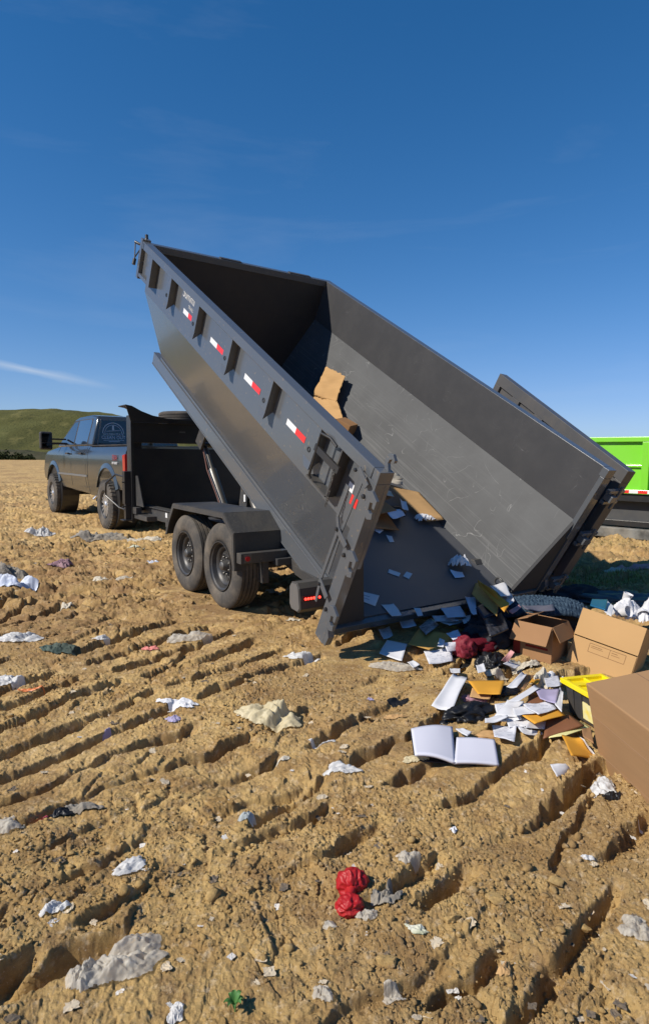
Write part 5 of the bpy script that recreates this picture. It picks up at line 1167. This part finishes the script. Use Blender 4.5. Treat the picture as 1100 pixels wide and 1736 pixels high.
S('envelope', 'small envelope beside the black book in the shade', 'envelope', [(782, 1048), (798, 1043), (797, 1054), (786, 1058)], PW, .01, seed=41, lift=.13)
S('paper', 'light blue sheet standing beside the orange folder', 'paper', [(788, 1012), (806, 1013), (808, 1044), (798, 1040)], PB, .02, seed=42, lift=.22)
S('paper', 'grey blue sheet on the dark cloth between folder and magazine', 'paper', [(756, 1074), (776, 1068), (782, 1080), (768, 1086)], PB, .02, seed=43, lift=.08)
S('folder', 'orange folder standing open against the bed corner', 'folder', [(811, 985, .02), (840, 1002, .0), (862, 1040, -.05), (855, 1030, -.06)], PM, .0, th=.004, seed=44, lift=.34, bow=-.0)
S('folder', 'ochre folder leaning behind the black address book', 'folder', [(807, 986), (848, 1008), (842, 1046), (799, 1008)], PMD, .01, th=.003, seed=45, lift=.28)
S('folder', 'bright orange folder edge curving over the ochre folder', 'folder', [(810, 984), (864, 1024), (856, 1040), (812, 994)], PM, .01, th=.006, seed=46, lift=.32)
S('paper', 'white sheet behind the orange folder at the corner of the bed', 'paper', [(830, 995), (856, 987), (866, 1010), (848, 1012)], PW, .02, seed=47, lift=.30)
S('paper', 'torn white sheet draped right of the orange folder', 'paper', [(846, 1004), (866, 1008), (872, 1018), (858, 1030)], PP, .03, seed=48, lift=.27)
ab = S('book', 'black ribbed address book lying across the shaded heap', 'book', [(806, 1032), (838, 1018), (846, 1040), (820, 1052)], mat('dark_plum_cover', (.025, .018, .03), .4), .004, th=.02, seed=49, lift=.24)
S('keyboard', 'dark keyed panel hanging below the black address book', 'keyboard', [(820, 1053), (850, 1041), (862, 1068), (830, 1082)], mat('ribbed_black', (.03, .03, .035), .4, var=.9, vscale=60, aniso=(1, .3, 1)), .006, th=.015, seed=50, lift=.19)
S('paper_strip', 'pinkish strip of card poking out above the small brown box', 'card', [(862, 1036), (880, 1026), (884, 1030), (868, 1042)], PK, .01, seed=51, lift=.26)
blob('red_garment', 'maroon garment crumpled in the shaded middle of the heap', 'garment', gp(808, 1092, .0), (.22, .14, .085), MR, 52, R_(10), .4)
blob('red_shoe', 'dark red cloth sleeve left of the maroon garment', 'garment', gp(786, 1102, .0), (.09, .10, .12), mat('crimson_cloth', (.18, .008, .02), .7, bump=.3, bscale=80), 53, .4, .35)
blob('black_bag', 'black plastic bag at the left foot of the maroon garment', 'bag', gp(795, 1122, .0), (.20, .13, .10), BK, 54, R_(-15), .45, sub=5)
blob('black_bag', 'knotted black plastic bag in front of the small brown box', 'bag', gp(833, 1130, .0), (.14, .12, .11), BK, 55, R_(40), .45, sub=5)
blob('charcoal_garment', 'dark grey garments bundled under the ridged blanket', 'garment', gp(905, 1062, .0), (.62, .34, .24), CT, 56, R_(-12), .32, sub=5)
blob('charcoal_garment', 'dark cloth bundle under the black address book', 'garment', gp(832, 1085, .0), (.24, .22, .20), CT, 57, R_(12), .4, sub=5)
blob('slate_tarp', 'slate coloured tarp crumpled in the shade behind the white cups', 'tarp', gp(1032, 1020, .0), (.75, .38, .12), SL, 58, R_(-10), .4, sub=5)
blob('slate_tarp', 'dark bundled sheet in the shade left of the slate tarp', 'tarp', gp(968, 1012, 0), (.38, .26, .13), CT, 59, R_(10), .4, sub=5)
def blanket():
    p = gp(918, 1028, .22); b = bmesh.new(); n1, n2 = 90, 40; V = []
    for j in range(n2+1):
        for i in range(n1+1):
            u, v = i/n1, j/n2; x = (u-.5)*.80; y = (v-.5)*.30
            k = abs(math.sin((u+.02*mn.noise(Vector((u*9, v*9, 3))))*30*math.pi))*abs(math.sin((v+.04*mn.noise(Vector((u*6, v*6, 5))))*11*math.pi)); z = .024*k+.09*(1-(2*v-1)**2)*(1-(2*u-1)**4*.9)+.05*mn.noise(Vector((u*3, v*3, 2)))-.06*(2*u-1)**4
            sc2 = 1-.45*abs(2*u-1)**3; V.append(b.verts.new((p.x+x+.03*mn.noise(Vector((u*4, v*4, 7))), p.y+y*sc2-.10*(u-.5)*0, p.z-.04+z)))
    for j in range(n2):
        for i in range(n1): q = j*(n1+1)+i; b.faces.new([V[q], V[q+1], V[q+n1+2], V[q+n1+1]])
    me = bpy.data.meshes.new('blanket'); b.to_mesh(me); b.free(); finish(me, 'blanket', NV, 'navy and pale blue chunky knitted blanket draped along the top of the heap', 'blanket', th=.01)
blanket()
S('garment', 'grey cloth fold hanging below the knitted blanket', 'garment', [(884, 1030), (935, 1028), (940, 1040), (892, 1040)], mat('grey_violet_cloth', (.10, .10, .13), .8), .05, .01, seed=60, lift=.22)
S('binder', 'blue binder cover standing behind the sandy cardboard box', 'binder', [(1003, 1018), (1030, 1019), (1026, 1036), (1000, 1028)], BL_, .004, .012, seed=61, lift=.25)
S('paper', 'white folded card beside the blue binder', 'card', [(1030, 1018), (1040, 1028), (1036, 1046), (1024, 1038)], PW, .01, seed=62, lift=.24)
def cup(px, py, lift, r, h, rx, rz, label, cat='cup'):
    b = MB(); b.lathe([(0, r*.72), (h, r), (h+.004, r*1.05), (h+.006, r), (h, r*.96), (.004, r*.68)], (0, 0, 0), 'z', 26); p = gp(px, py, lift); o = b.build('paper_cup', PW, None, 0, smooth=True)
    o.matrix_world = Matrix.Translation(p) @ Matrix.Rotation(rz, 4, 'Z') @ Matrix.Rotation(rx, 4, 'X'); tag(o, label, cat)
cup(1052, 1040, .16, .045, .07, R_(65), R_(30), 'white foam cup lying open towards the right behind the sandy box')
cup(1060, 1018, .22, .04, .06, R_(20), R_(60), 'small white cup topmost behind the sandy box')
cup(1090, 1038, .18, .05, .05, R_(110), R_(-20), 'white foam cup upside down at the right edge of the heap')
film('plastic_bag', 'white plastic bag bunched around the foam cups', 'bag', gp(1062, 1046, .12), .34, .24, PW, 63, .2, .14, 40, conform=False)
film('plastic_bag', 'white plastic wrapping at the right edge beside the sandy box', 'bag', gp(1096, 1056, .10), .30, .28, PW, 64, .9, .16, 40, conform=False)
# sheets in the sun in front of the heap
S('folder', 'orange folder with a pointed left corner, lying flat in the sun', 'folder', [(793, 1156), (856, 1154), (848, 1178), (810, 1178)], PM, .008, .003, seed=70, lift=.05)
S('paper', 'white sheet leaning right of the pointed orange folder', 'paper', [(884, 1141), (893, 1144), (876, 1167), (858, 1166)], PW, .01, seed=71, lift=.12)
S('cardboard_strip', 'narrow brown card under the leaning white sheet', 'card', [(893, 1144), (905, 1146), (888, 1170), (876, 1167)], CB3, .01, .004, seed=72, lift=.10)
film('black_bag', 'flattened black plastic between the orange folder and the white papers', 'bag', gp(848, 1178), .34, .14, BK, 73, R_(25), .05, 40)
blob('black_bag', 'puffed black plastic bag left of the white papers', 'bag', gp(796, 1214), (.19, .095, .07), BK, 74, R_(28), .42, sub=5)
blob('pink_rag', 'pinkish printed rag above the puffed black bag', 'rag', gp(806, 1186), (.10, .05, .025), mat('pink_print', (.30, .16, .20), .8, var=.7, vscale=30), 75, 0, .4)
S('paper', 'long white sheet angled over the brown folder', 'paper', [(906, 1162), (915, 1168), (880, 1190), (860, 1190)], PW, .01, seed=76, lift=.11)
S('envelope', 'lilac white envelope standing open in the middle of the papers', 'envelope', [(905, 1168), (948, 1170), (942, 1194), (915, 1186)], PU, .01, .003, seed=77, lift=.10)
S('paper', 'white sheet standing at the right edge of the lilac envelope', 'paper', [(949, 1165), (955, 1174), (952, 1208), (940, 1196)], PW, .01, seed=78, lift=.10)
S('folder', 'small brown folder corner under the lilac envelope', 'folder', [(896, 1176), (916, 1182), (924, 1192), (894, 1195)], PR, .005, .003, seed=79, lift=.08)
S('paper', 'broad white sheet at the left of the sunlit papers', 'paper', [(860, 1188), (888, 1190), (884, 1214), (838, 1216)], PW, .02, seed=80, lift=.06)
S('paper', 'white sheet tucked over the orange folder in the sun', 'paper', [(884, 1194), (930, 1190), (944, 1202), (912, 1214)], PP, .015, seed=81, lift=.085)
S('folder', 'orange folder notched by a white sheet, in the middle of the papers', 'folder', [(884, 1213), (942, 1202), (958, 1213), (906, 1228)], PM, .006, .003, seed=82, lift=.07)
S('folder', 'wide brown folder lying right of the white papers', 'folder', [(926, 1222), (964, 1214), (990, 1232), (920, 1254)], PR, .004, .008, seed=83, lift=.05)
S('folder', 'pale yellow folder under the wide brown folder', 'folder', [(960, 1212), (1000, 1234), (960, 1248), (930, 1252)], mat('pale_yellow', (.66, .62, .28), .7), .004, .003, seed=84, lift=.035)
S('paper', 'white sheet slid under the brown folder', 'paper', [(898, 1220), (930, 1224), (924, 1238), (890, 1234)], PW, .01, seed=85, lift=.05)
S('paper', 'long curled white sheet at the front of the papers', 'paper', [(866, 1226), (888, 1232), (920, 1250), (892, 1246)], PW, .03, seed=86, lift=.035)
S('paper', 'two-cornered white sheet at the front left of the papers', 'paper', [(834, 1230), (876, 1232), (872, 1258), (838, 1252)], PP, .015, seed=87, lift=.035)
S('paper', 'narrow white sheet rolled over the left papers', 'paper', [(822, 1220), (856, 1212), (862, 1218), (822, 1228)], PW, .02, seed=88, lift=.07)
S('folder', 'orange folder at the front beside the big tan box', 'folder', [(951, 1248), (985, 1252), (1010, 1288), (968, 1282)], PM, .012, .003, seed=89, lift=.04)
S('paper', 'white sheet between the front orange folder and the big tan box', 'paper', [(982, 1250), (990, 1254), (1012, 1286), (1004, 1280)], PW, .01, seed=90, lift=.055)
S('cardboard_sheet', 'brown card strip against the foot of the big tan box', 'card', [(986, 1238), (1001, 1234), (1006, 1262), (988, 1250)], CB3, .006, .004, seed=91, lift=.05)
S('paper', 'small square of white paper alone on the dirt in front of the big box', 'paper', [(932, 1297), (959, 1295), (968, 1311), (944, 1317)], PW, .01, seed=92, lift=.03)
S('paper', 'small white sheet poking up below the bed shade', 'paper', [(762, 1133), (780, 1134), (780, 1142), (764, 1140)], PW, .01, seed=93, lift=.05)
S('paper_strip', 'pale pink paper strip leaning in front of the small brown box', 'paper', [(866, 1102), (872, 1106), (860, 1124), (849, 1120)], PK, .01, seed=94, lift=.10)
S('paper', 'torn white paper under the pale pink strip', 'paper', [(862, 1120), (882, 1128), (874, 1134), (852, 1126)], PW, .015, seed=95, lift=.06)
film('crumpled_paper', 'crumpled grey-white papers piled left of the yellow lid', 'paper', gp(918, 1152, .02), .26, .20, PC, 96, .5, .10, 18, smooth=False)
film('crumpled_paper', 'crumpled white paper printed with black next to the yellow lid', 'paper', gp(940, 1158, .02), .20, .13, PW, 97, 1.5, .08, 16, smooth=False)
film('crumpled_paper', 'small crumpled papers in front of the knotted black bag', 'paper', gp(838, 1145, .01), .20, .09, PC, 98, .1, .05, 16, smooth=False)
film('crumpled_paper', 'mixed crumpled papers beneath the small brown box', 'paper', gp(882, 1134, .01), .30, .14, PC, 99, .2, .07, 20, smooth=False)
blob('brown_bag', 'brown paper bag stub below the puffed black bag', 'bag', gp(828, 1248), (.07, .045, .025), CB, 100, .2, .3)
S('booklet', 'small booklet with a dark edge right of the open book', 'booklet', [(772, 1238), (785, 1237), (799, 1244), (792, 1250)], PW, .006, .006, seed=101, lift=.03)
EX = [('paper', 'white sheet half under the narrow rolled sheet', 'paper', [(846, 1206), (880, 1204), (884, 1220), (848, 1224)], PW, .05),
 ('paper', 'printed sheet fanned at the far left of the sunlit papers', 'paper', [(838, 1196), (866, 1190), (872, 1204), (842, 1210)], PP, .045),
 ('envelope', 'white envelope corner showing above the notched orange folder', 'envelope', [(868, 1200), (904, 1198), (908, 1212), (872, 1214)], PW, .075),
 ('paper', 'white sheet under the front edge of the broad white sheet', 'paper', [(856, 1218), (896, 1214), (904, 1230), (862, 1234)], PW, .04),
 ('envelope', 'orange envelope end right of the leaning white sheet', 'envelope', [(896, 1148), (918, 1150), (912, 1160), (890, 1158)], PM, .06),
 ('paper', 'grey printed sheet between the yellow lid and the lilac envelope', 'paper', [(922, 1150), (946, 1146), (950, 1162), (926, 1166)], PP, .09),
 ('card', 'tan card lying under the pointed orange folder', 'card', [(800, 1168), (836, 1172), (830, 1186), (796, 1182)], CB, .03),
 ('paper', 'bluish sheet at the left edge of the shaded heap', 'paper', [(676, 1052), (700, 1050), (706, 1062), (682, 1066)], PB, .05),
 ('paper', 'printed bluish sheet below the small slip on the heap', 'paper', [(752, 1090), (778, 1088), (784, 1102), (758, 1106)], PP, .07),
 ('paper', 'white sheet edge between the two black bags', 'paper', [(806, 1128), (820, 1126), (824, 1138), (810, 1142)], PW, .07)]
for k, (nm, lb, ct, q, m, lf) in enumerate(EX): S(nm, lb, ct, q, m, .012, seed=400+k, lift=lf)
# open book
bkroot = empty('open_book', gp(770, 1275, 0), 0, 'open blank book with white pages lying on the dirt in front of the heap', 'book')
def page(name, pts, curl, th, seed, bow):
    o = sheet(name, None, None, pts, M['page'], curl, th, lift=.022, n=14, seed=seed, bow=bow); o.parent = bkroot; o.matrix_parent_inverse = Matrix.Translation(bkroot.location).inverted(); return o
M['page'] = mat('book_page', (.58, .58, .65), .7, .2)
page('left_pages', [(697, 1240, .03), (766, 1236, .0), (770, 1297, .0), (703, 1284, .03)], .006, .012, 1, .014)
page('right_pages', [(774, 1254, .0), (838, 1258, .0), (845, 1300, .0), (770, 1297, .0)], .004, .012, 2, .006)
b = MB(); cs = [gp(696, 1243, .010), gp(840, 1257, .010), gp(847, 1302, .010), gp(702, 1289, .010)]; b.hexa([c-Vector((0, 0, .004)) for c in cs], cs); cv_ = b.build('cover', CT); cv_.parent = bkroot; cv_.matrix_parent_inverse = Matrix.Translation(bkroot.location).inverted()
# ------------------------------------------------------------------ litter on the dirt
# red tied bag
p = gp(596, 1530)
rbr = empty('red_bag', p, 0, 'shiny red plastic bag tied in the middle, lying alone in the lug marks', 'bag')
o = blob('bag_bulb', None, None, gp(597, 1499, .02), (.060, .052, .054), RD, 127, .2, .26, 1.7, 5, -.7, fn=lambda d: (1-.07*abs(math.sin(5*math.atan2(d.z, d.x)+2*mn.noise(d*2))))*(1-.35*max(0, -d.y))); o.parent = rbr; o.matrix_parent_inverse = Matrix.Translation(rbr.location).inverted()
o = blob('bag_neck', None, None, gp(592, 1535, .015), (.050, .042, .040), RD, 125, .1, .24, 1.8, 5, -.7, fn=lambda d: (1-.08*abs(math.sin(6*math.atan2(d.z, d.x)+2*mn.noise(d*2))))*(1-.35*max(0, d.y))); o.parent = rbr; o.matrix_parent_inverse = Matrix.Translation(rbr.location).inverted()
b = MB(); q0, q1 = gp(596, 1496, .02), gp(592, 1538, .02); b.tube([q0, (q0+q1)/2, q1], [.03, .012, .022], 12); o = b.build('bag_twist', RD, smooth=True); o.parent = rbr; o.matrix_parent_inverse = Matrix.Translation(rbr.location).inverted()
FIL = [  # name, label, category, px, py, width, depth, material, rotation, height
 ('plastic_bag', 'cream coloured plastic bag spread over a ridge in the middle of the dirt', 'bag', 460, 1215, .40, .26, 'FC', -.2, .085),
 ('plastic_bag', 'dusty translucent bag in the lower left corner, draped over a lug mark', 'bag', 214, 1630, .27, .165, 'FT', .35, .042),
 ('plastic_bag', 'pointed end of the dusty bag in the lower left corner', 'bag', 140, 1665, .09, .15, 'FT', .3, .05),
 ('plastic_sheet', 'white plastic strip with a narrow tail, above the lower left bag', 'plastic', 222, 1472, .16, .07, 'FW', .55, .03),
 ('plastic_sheet', 'folded white plastic scrap near the left edge, two ridges above the big bag', 'plastic', 92, 1545, .10, .06, 'FW', .5, .03),
 ('paper_scrap', 'smooth white torn sheet draped over a ridge left of the cream bag', 'paper', 300, 1196, .30, .10, 'PW', -.25, .03),
 ('blue_rag', 'small blue and white rag below the smooth torn sheet', 'rag', 294, 1221, .10, .08, 'PU', 0, .03),
 ('teal_rag', 'dark teal rag on the ridges at the left', 'rag', 102, 1102, .34, .16, 'GR', -.2, .06),
 ('plastic_bag', 'whitish bag at the left edge above the teal rag', 'bag', 28, 1086, .50, .18, 'FW', .1, .06),
 ('plastic_sheet', 'white plastic at the left edge below the teal rag', 'plastic', 12, 1162, .26, .14, 'FW', .1, .04),
 ('orange_wrapper', 'orange wrapper right of the white plastic at the left edge', 'wrapper', 52, 1172, .16, .05, 'ORW', .1, .02),
 ('paper_scrap', 'small white scrap on the ridges above the smooth torn sheet', 'paper', 174, 1083, .16, .10, 'FW', .2, .03),
 ('pink_rag', 'salmon pink rag between the trailer wheels and the teal rag', 'rag', 258, 1102, .16, .07, 'SALM', .1, .03),
 ('plastic_bag', 'brownish translucent film right of the salmon pink rag', 'plastic', 318, 1098, .42, .20, 'FT', .2, .05),
 ('plastic_sheet', 'tattered white film in front of the left rear post', 'plastic', 510, 1118, .34, .14, 'FW', -.1, .04),
 ('plastic_sheet', 'flattened dusty bag in front of the square white sheet', 'plastic', 672, 1135, .38, .12, 'FT', -.1, .04),
 ('plastic_bag', 'white plastic bag alone on the dirt beyond the left ridges', 'bag', 68, 908, .50, .34, 'FW', .2, .14),
 ('clothes_heap', 'pale grey rags trodden down in front of the pickup rear wheel', 'rags', 170, 914, .95, .42, 'RG', .1, .09),
 ('paper_scrap', 'pale scraps below the pickup rear wheel', 'paper', 245, 915, .7, .25, 'PC', .1, .05),
 ('purple_rag', 'faded purple rag in the middle distance at the left', 'rag', 104, 960, .34, .30, 'PUR', .1, .07),
 ('folded_clothes', 'folded blue and white cloth at the left edge', 'clothes', 14, 1000, .62, .30, 'PB', .15, .12),
 ('rag', 'grey tangled rag behind the folded cloth at the left edge', 'rag', 16, 978, .55, .25, 'RG', .1, .12),
 ('cardboard_scrap', 'orange cardboard scrap left of the front trailer wheel', 'cardboard', 204, 939, .20, .16, 'CB', .1, .03),
 ('plastic_bottle_scrap', 'crushed grey and green packaging left of the front trailer wheel', 'packaging', 232, 938, .28, .18, 'GRN', .1, .06),
 ('paper_scrap', 'blue and white carton scrap beside the front trailer wheel', 'packaging', 261, 955, .18, .26, 'PB', .1, .04),
 ('plastic_sheet', 'cream foam slabs broken on the ridges left of the wheels', 'foam', 186, 990, .52, .24, 'PC', .15, .06),
 ('paper_scrap', 'white crumpled scrap in the ridges left of the rear trailer wheel', 'paper', 112, 1028, .14, .12, 'PC', .2, .04),
 ('plastic_sheet', 'thin white film scattered left of the open book', 'plastic', 580, 1306, .20, .10, 'FW', .1, .03),
 ('plastic_sheet', 'small white film above the thin scattered film', 'plastic', 545, 1264, .14, .06, 'FW', .0, .02),
 ('paper_scrap', 'pale scrap right of the cream bag', 'paper', 476, 1293, .10, .05, 'PC', .2, .02),
 ('plastic_sheet', 'dirty film crumpled on the ridge right of the lone red bag', 'plastic', 690, 1468, .10, .06, 'FT', .2, .03),
 ('plastic_sheet', 'clear crumpled film just below the red bag', 'plastic', 622, 1556, .08, .05, 'FT', .2, .03),
 ('rag', 'dark rag half buried right of the red bag', 'rag', 655, 1520, .12, .10, 'RG', .7, .05),
 ('paper_scrap', 'green and white torn label below right of the red bag', 'wrapper', 705, 1578, .08, .035, 'GRN', -.4, .02),
 ('cardboard_scrap', 'flat tan cardboard chip at the bottom right', 'cardboard', 846, 1660, .07, .06, 'CB', .3, .015),
 ('plastic_sheet', 'grey plastic tangle at the right edge of the foreground', 'plastic', 1078, 1578, .12, .10, 'FT', .2, .04),
 ('rag', 'camouflage patterned rag with pink near the left edge', 'rag', 142, 1374, .16, .06, 'RG', .1, .04),
 ('rag', 'black rag left of the camouflage rag', 'rag', 104, 1386, .12, .06, 'BK', .3, .03),
 ('pink_scrap', 'bright pink tag beside the black rag', 'tag', 74, 1391, .035, .03, 'PINK', .3, .02),
 ('plastic_sheet', 'grey plastic bunched at the left edge above the deep lug mark', 'plastic', 12, 1404, .14, .12, 'FT', .3, .05),
 ('paper_scrap', 'striped grey wrapper on the dirt left of centre', 'wrapper', 420, 1392, .08, .045, 'STR', .1, .03),
 ('paper_scrap', 'pale folded paper under the left end of the open book', 'paper', 706, 1290, .16, .06, 'FC', .2, .04),
 ('black_wallet', 'black printed packet on the dirt left of the blank white sheet', 'packet', 676, 1193, .15, .10, 'BK', .2, .02),
 ('cardboard_disc', 'pale stone coloured disc of cardboard below the black packet', 'cardboard', 670, 1217, .16, .06, 'CB', .1, .01),
 ('purple_scrap', 'lilac bottle cap on the dirt left of the black packet', 'cap', 627, 1188, .05, .04, 'PU', .1, .015),
 ('white_rag', 'crushed white and grey carton against the big tan box', 'carton', 1026, 1340, .13, .13, 'FW', .8, .06),
 ('dark_scrap', 'torn dark lining under the crushed white carton', 'plastic', 1036, 1352, .10, .05, 'BK', .3, .03),
 ('white_scrap', 'white bottle cap near the right edge below the big box', 'cap', 1086, 1402, .022, .022, 'PW', 0, .012),
 ('paper_scrap', 'small white scrap on the dirt two steps below the open book', 'paper', 768, 1410, .03, .05, 'PW', 0, .02),
 ('paper_scrap', 'white twisted scrap on the smooth dirt at the right', 'paper', 996, 1460, .06, .025, 'FW', 0, .02),
 ('paper_scrap', 'lilac and white scrap left of the camouflage rag and above it', 'paper', 186, 1250, .07, .05, 'PU', .3, .02),
 ('paper_scrap', 'white scrap in shade behind the rear trailer wheel', 'paper', 468, 1007, .26, .07, 'PC', 0, .03),
 ('paper_scrap', 'beige torn sheet on the dirt beneath the tail light box', 'paper', 500, 1052, .20, .06, 'PC', .1, .02),
 ('pink_sheet', 'pink sheet lying in the sun beyond the right end of the heap', 'sheet', 1088, 966, .9, .35, 'PK', -.1, .04),
 ('plastic_sheet', 'pale torn sheet on the dirt below the green dump body', 'sheet', 1030, 972, .6, .22, 'PC', -.1, .05),
 ('paper_scrap', 'white scrap at the bottom edge left of the leafy sprig', 'paper', 300, 1722, .05, .05, 'FW', .2, .02),
 ('plastic_sheet', 'grey crushed film at the bottom below the red bag', 'plastic', 548, 1690, .06, .07, 'FT', .4, .03),
 ('plastic_sheet', 'whitish crushed film right of the grey film at the bottom', 'plastic', 668, 1692, .08, .06, 'FT', .1, .03),
]
MM = dict(FC=FC, FT=FT, FW=FW, PW=PW, PU=PU, GR=GR, RG=RG, PC=PC, PB=PB, CB=CB, BK=BK, PK=PK,
 ORW=mat('orange_wrapper', (.60, .18, .05), .5), SALM=mat('salmon_cloth', (.62, .20, .17), .7), PUR=mat('faded_purple', (.28, .16, .20), .9, var=.5, vscale=20, dust=.4),
 GRN=mat('pale_green_pack', (.32, .36, .22), .6, var=.6, vscale=16, dust=.4, col2=(.6, .58, .5)), PINK=mat('bright_pink', (.65, .10, .14), .5),
 STR=mat('striped_wrapper', (.60, .62, .62), .5, col2=(.2, .24, .24), vscale=40, aniso=(1, .05, .05)))
for k, (nm, lb, ct, px, py, w_, d_, m, ro, hh) in enumerate(FIL):
    p = gp(px, py); film(nm, lb, ct, (p.x, p.y, p.z), w_, d_, MM[m], 200+k, ro, hh*(1.1 if w_ > .2 else .75), 76 if w_ > .2 else 46, freq=2.4+1.5*(k % 3)*.4)
# a leafy sprig at the bottom edge
sp_ = empty('green_sprig', gp(398, 1715), 0, 'small green leafy sprig growing at the bottom edge of the dirt', 'plant')
GL = thin(mat('green_leaf', (.10, .26, .07), .5, .3, var=.3), .3)
for k in range(9):
    a = k*2.4; l_ = .014+.008*((k*37) % 5)/5; b = bmesh.new(); V = []
    for i in range(7):
        t_ = i/6; wd = .007*math.sin(math.pi*min(1, t_*.9+.08)); z = .012+.03*math.sin(t_*2.2)*(.6+.1*(k % 4))
        for s_ in (-1, 0, 1): V.append(b.verts.new((math.cos(a)*l_*t_*1.5-math.sin(a)*wd*s_, math.sin(a)*l_*t_*1.5+math.cos(a)*wd*s_, z+abs(s_)*.004)))
    for i in range(6):
        for s_ in range(2): q = i*3+s_; b.faces.new([V[q], V[q+1], V[q+4], V[q+3]])
    me = bpy.data.meshes.new('leaf'); b.to_mesh(me); b.free(); me.materials.append(GL); me.shade_smooth(); o = bpy.data.objects.new('leaf', me); sc.collection.objects.link(o); o.parent = sp_
b = MB(); b.tube([(0, 0, -.01), (.002, .0, .02)], .002, 6); b.build('stem', GL, sp_)
# rocks and hard clods one could pick up
ROCK = [(942, 1498, .040, 'brown stone right of the deep groove'), (838, 1524, .045, 'rounded earth clod at the right of the foreground'), (695, 1532, .035, 'wedge shaped clod right of the red bag'), (870, 1590, .03, 'earth clod beside the deep lug mark at lower right'),
        (655, 1630, .04, 'broad clod on the edge of the lower lug mark'), (560, 1570, .03, 'grey glassy lump below left of the red bag'), (235, 1188, .05, 'dark jagged clod left of the smooth torn sheet'), (385, 1225, .05, 'rough clod in the groove left of the cream bag'), (770, 1560, .04, 'clod cluster piece in the middle of the lower right'), (990, 1575, .03, 'tan chip of earth on the smooth dirt at lower right')]
rr_ = random.Random(9)
for k, (px, py, s_, lb) in enumerate(ROCK):
    b = hull_pts(rr_, 16); bmesh.ops.subdivide_edges(b, edges=b.edges[:], cuts=3, use_grid_fill=True); p = gp(px, py, s_*.12); s_ *= .8
    for v in b.verts:
        c = Vector((v.co.x*s_*1.1, v.co.y*s_*.85, v.co.z*s_*.6)); v.co = c*(1+.10*mn.noise(v.co*3+Vector((k, 0, 0)))+.06*mn.noise(v.co*8))+p
    me = bpy.data.meshes.new('clod'); b.to_mesh(me); b.free(); finish(me, 'clod', M['dirt'] if k != 5 else FT, lb, 'clod', smooth=False)
# small scraps trodden in: countable, alike within a group
rs = random.Random(11)
M['scrap_w'] = mat('dusty_white_scrap', (.62, .60, .56), .8, dust=.6, dustcol=(.5, .36, .2))
M['scrap_c'] = mat('dusty_cream_scrap', (.52, .44, .32), .8, dust=.7, dustcol=(.48, .34, .18))
M['scrap_d'] = mat('dusty_dark_scrap', (.09, .075, .06), .9, dust=.7, dustcol=(.3, .2, .1))
def scraps(n, name, label, group, m, smin, smax, cat='scrap'):
    first = []
    for k in range(6):
        nn_ = 6; b = bmesh.new(); V = []
        for j in range(nn_+1):
            for i in range(nn_+1):
                u, v = i/nn_-.5, j/nn_-.5; q = Vector((u*3+k*7, v*3, k)); V.append(b.verts.new((u*(1+.5*mn.noise(q*.7))+.15*mn.noise(q), v*.75*(1+.4*mn.noise(q+Vector((3, 3, 3))))+.12*mn.noise(q*1.3), .22*abs(mn.noise(q*1.2))+.10*mn.noise(q*2.5)+.12)))
        for j in range(nn_):
            for i in range(nn_):
                if (i, j) in ((0, 0), (nn_-1, 0)) and k % 2: continue
                q = j*(nn_+1)+i; b.faces.new([V[q], V[q+1], V[q+nn_+2], V[q+nn_+1]])
        me = bpy.data.meshes.new(name); b.to_mesh(me); b.free(); me.materials.append(m); first.append(me)
    c = 0
    while c < n:
        px, py = rs.uniform(-20, 1120), 905+830*rs.random()**1.25
        if px > 640 and py < 1290: continue
        if 280 < px < 640 and py < 1075: continue
        if py < 900+30*rs.random(): continue
        p = gp(px, py); s_ = rs.uniform(smin, smax)*(1+.12*p.y)
        o = bpy.data.objects.new(name, first[c % 6]); sc.collection.objects.link(o); o.location = p; o.scale = (s_, s_, s_*.7); o.rotation_euler = (rs.uniform(-.3, .3), rs.uniform(-.3, .3), rs.uniform(0, 6.3)); tag(o, label, cat, group); c += 1
scraps(55, 'white_scrap', 'tiny whitish scrap of torn paper trodden into the ochre dirt', 'tiny white paper scraps', M['scrap_w'], .008, .026)
scraps(80, 'cream_scrap', 'tiny dull cream scrap of dusty plastic half buried in the dirt', 'tiny cream plastic scraps', M['scrap_c'], .010, .034)
scraps(55, 'dark_scrap', 'tiny dark grey rag scrap pressed into the dirt', 'tiny dark rag scraps', M['scrap_d'], .010, .034)
# grass tufts in the sun beyond the heap on the right
def tufts():
    b = bmesh.new(); r = random.Random(5)
    for k in range(700):
        c = at(r.uniform(955, 1120), 968+26*r.random(), 0)+Vector((r.uniform(-.1, .1), r.uniform(-.2, .2), 0)); z = hz(c.x, c.y)
        for q in range(5):
            a = r.uniform(0, 6.28); h_ = r.uniform(.02, .07); w_ = .006; t_ = Vector((math.cos(a), math.sin(a), 0)); c2 = Vector((c.x, c.y, z))+Vector((r.uniform(-.04, .04), r.uniform(-.04, .04), -.01))
            s_ = Vector((-t_.y, t_.x, 0))*w_; v1 = b.verts.new(c2-s_); v2 = b.verts.new(c2+s_); v3 = b.verts.new(c2+t_*h_*.6+Vector((0, 0, h_))); b.faces.new([v1, v2, v3])
    me = bpy.data.meshes.new('grass'); b.to_mesh(me); b.free(); me.materials.append(mat('yellow_green_grass', (.26, .28, .06), .8, col2=(.30, .24, .10), vscale=3)); o = bpy.data.objects.new('grass', me); sc.collection.objects.link(o); tag(o, 'thin yellow-green weeds in the sun beyond the heap', 'weeds', kind='stuff')
tufts()
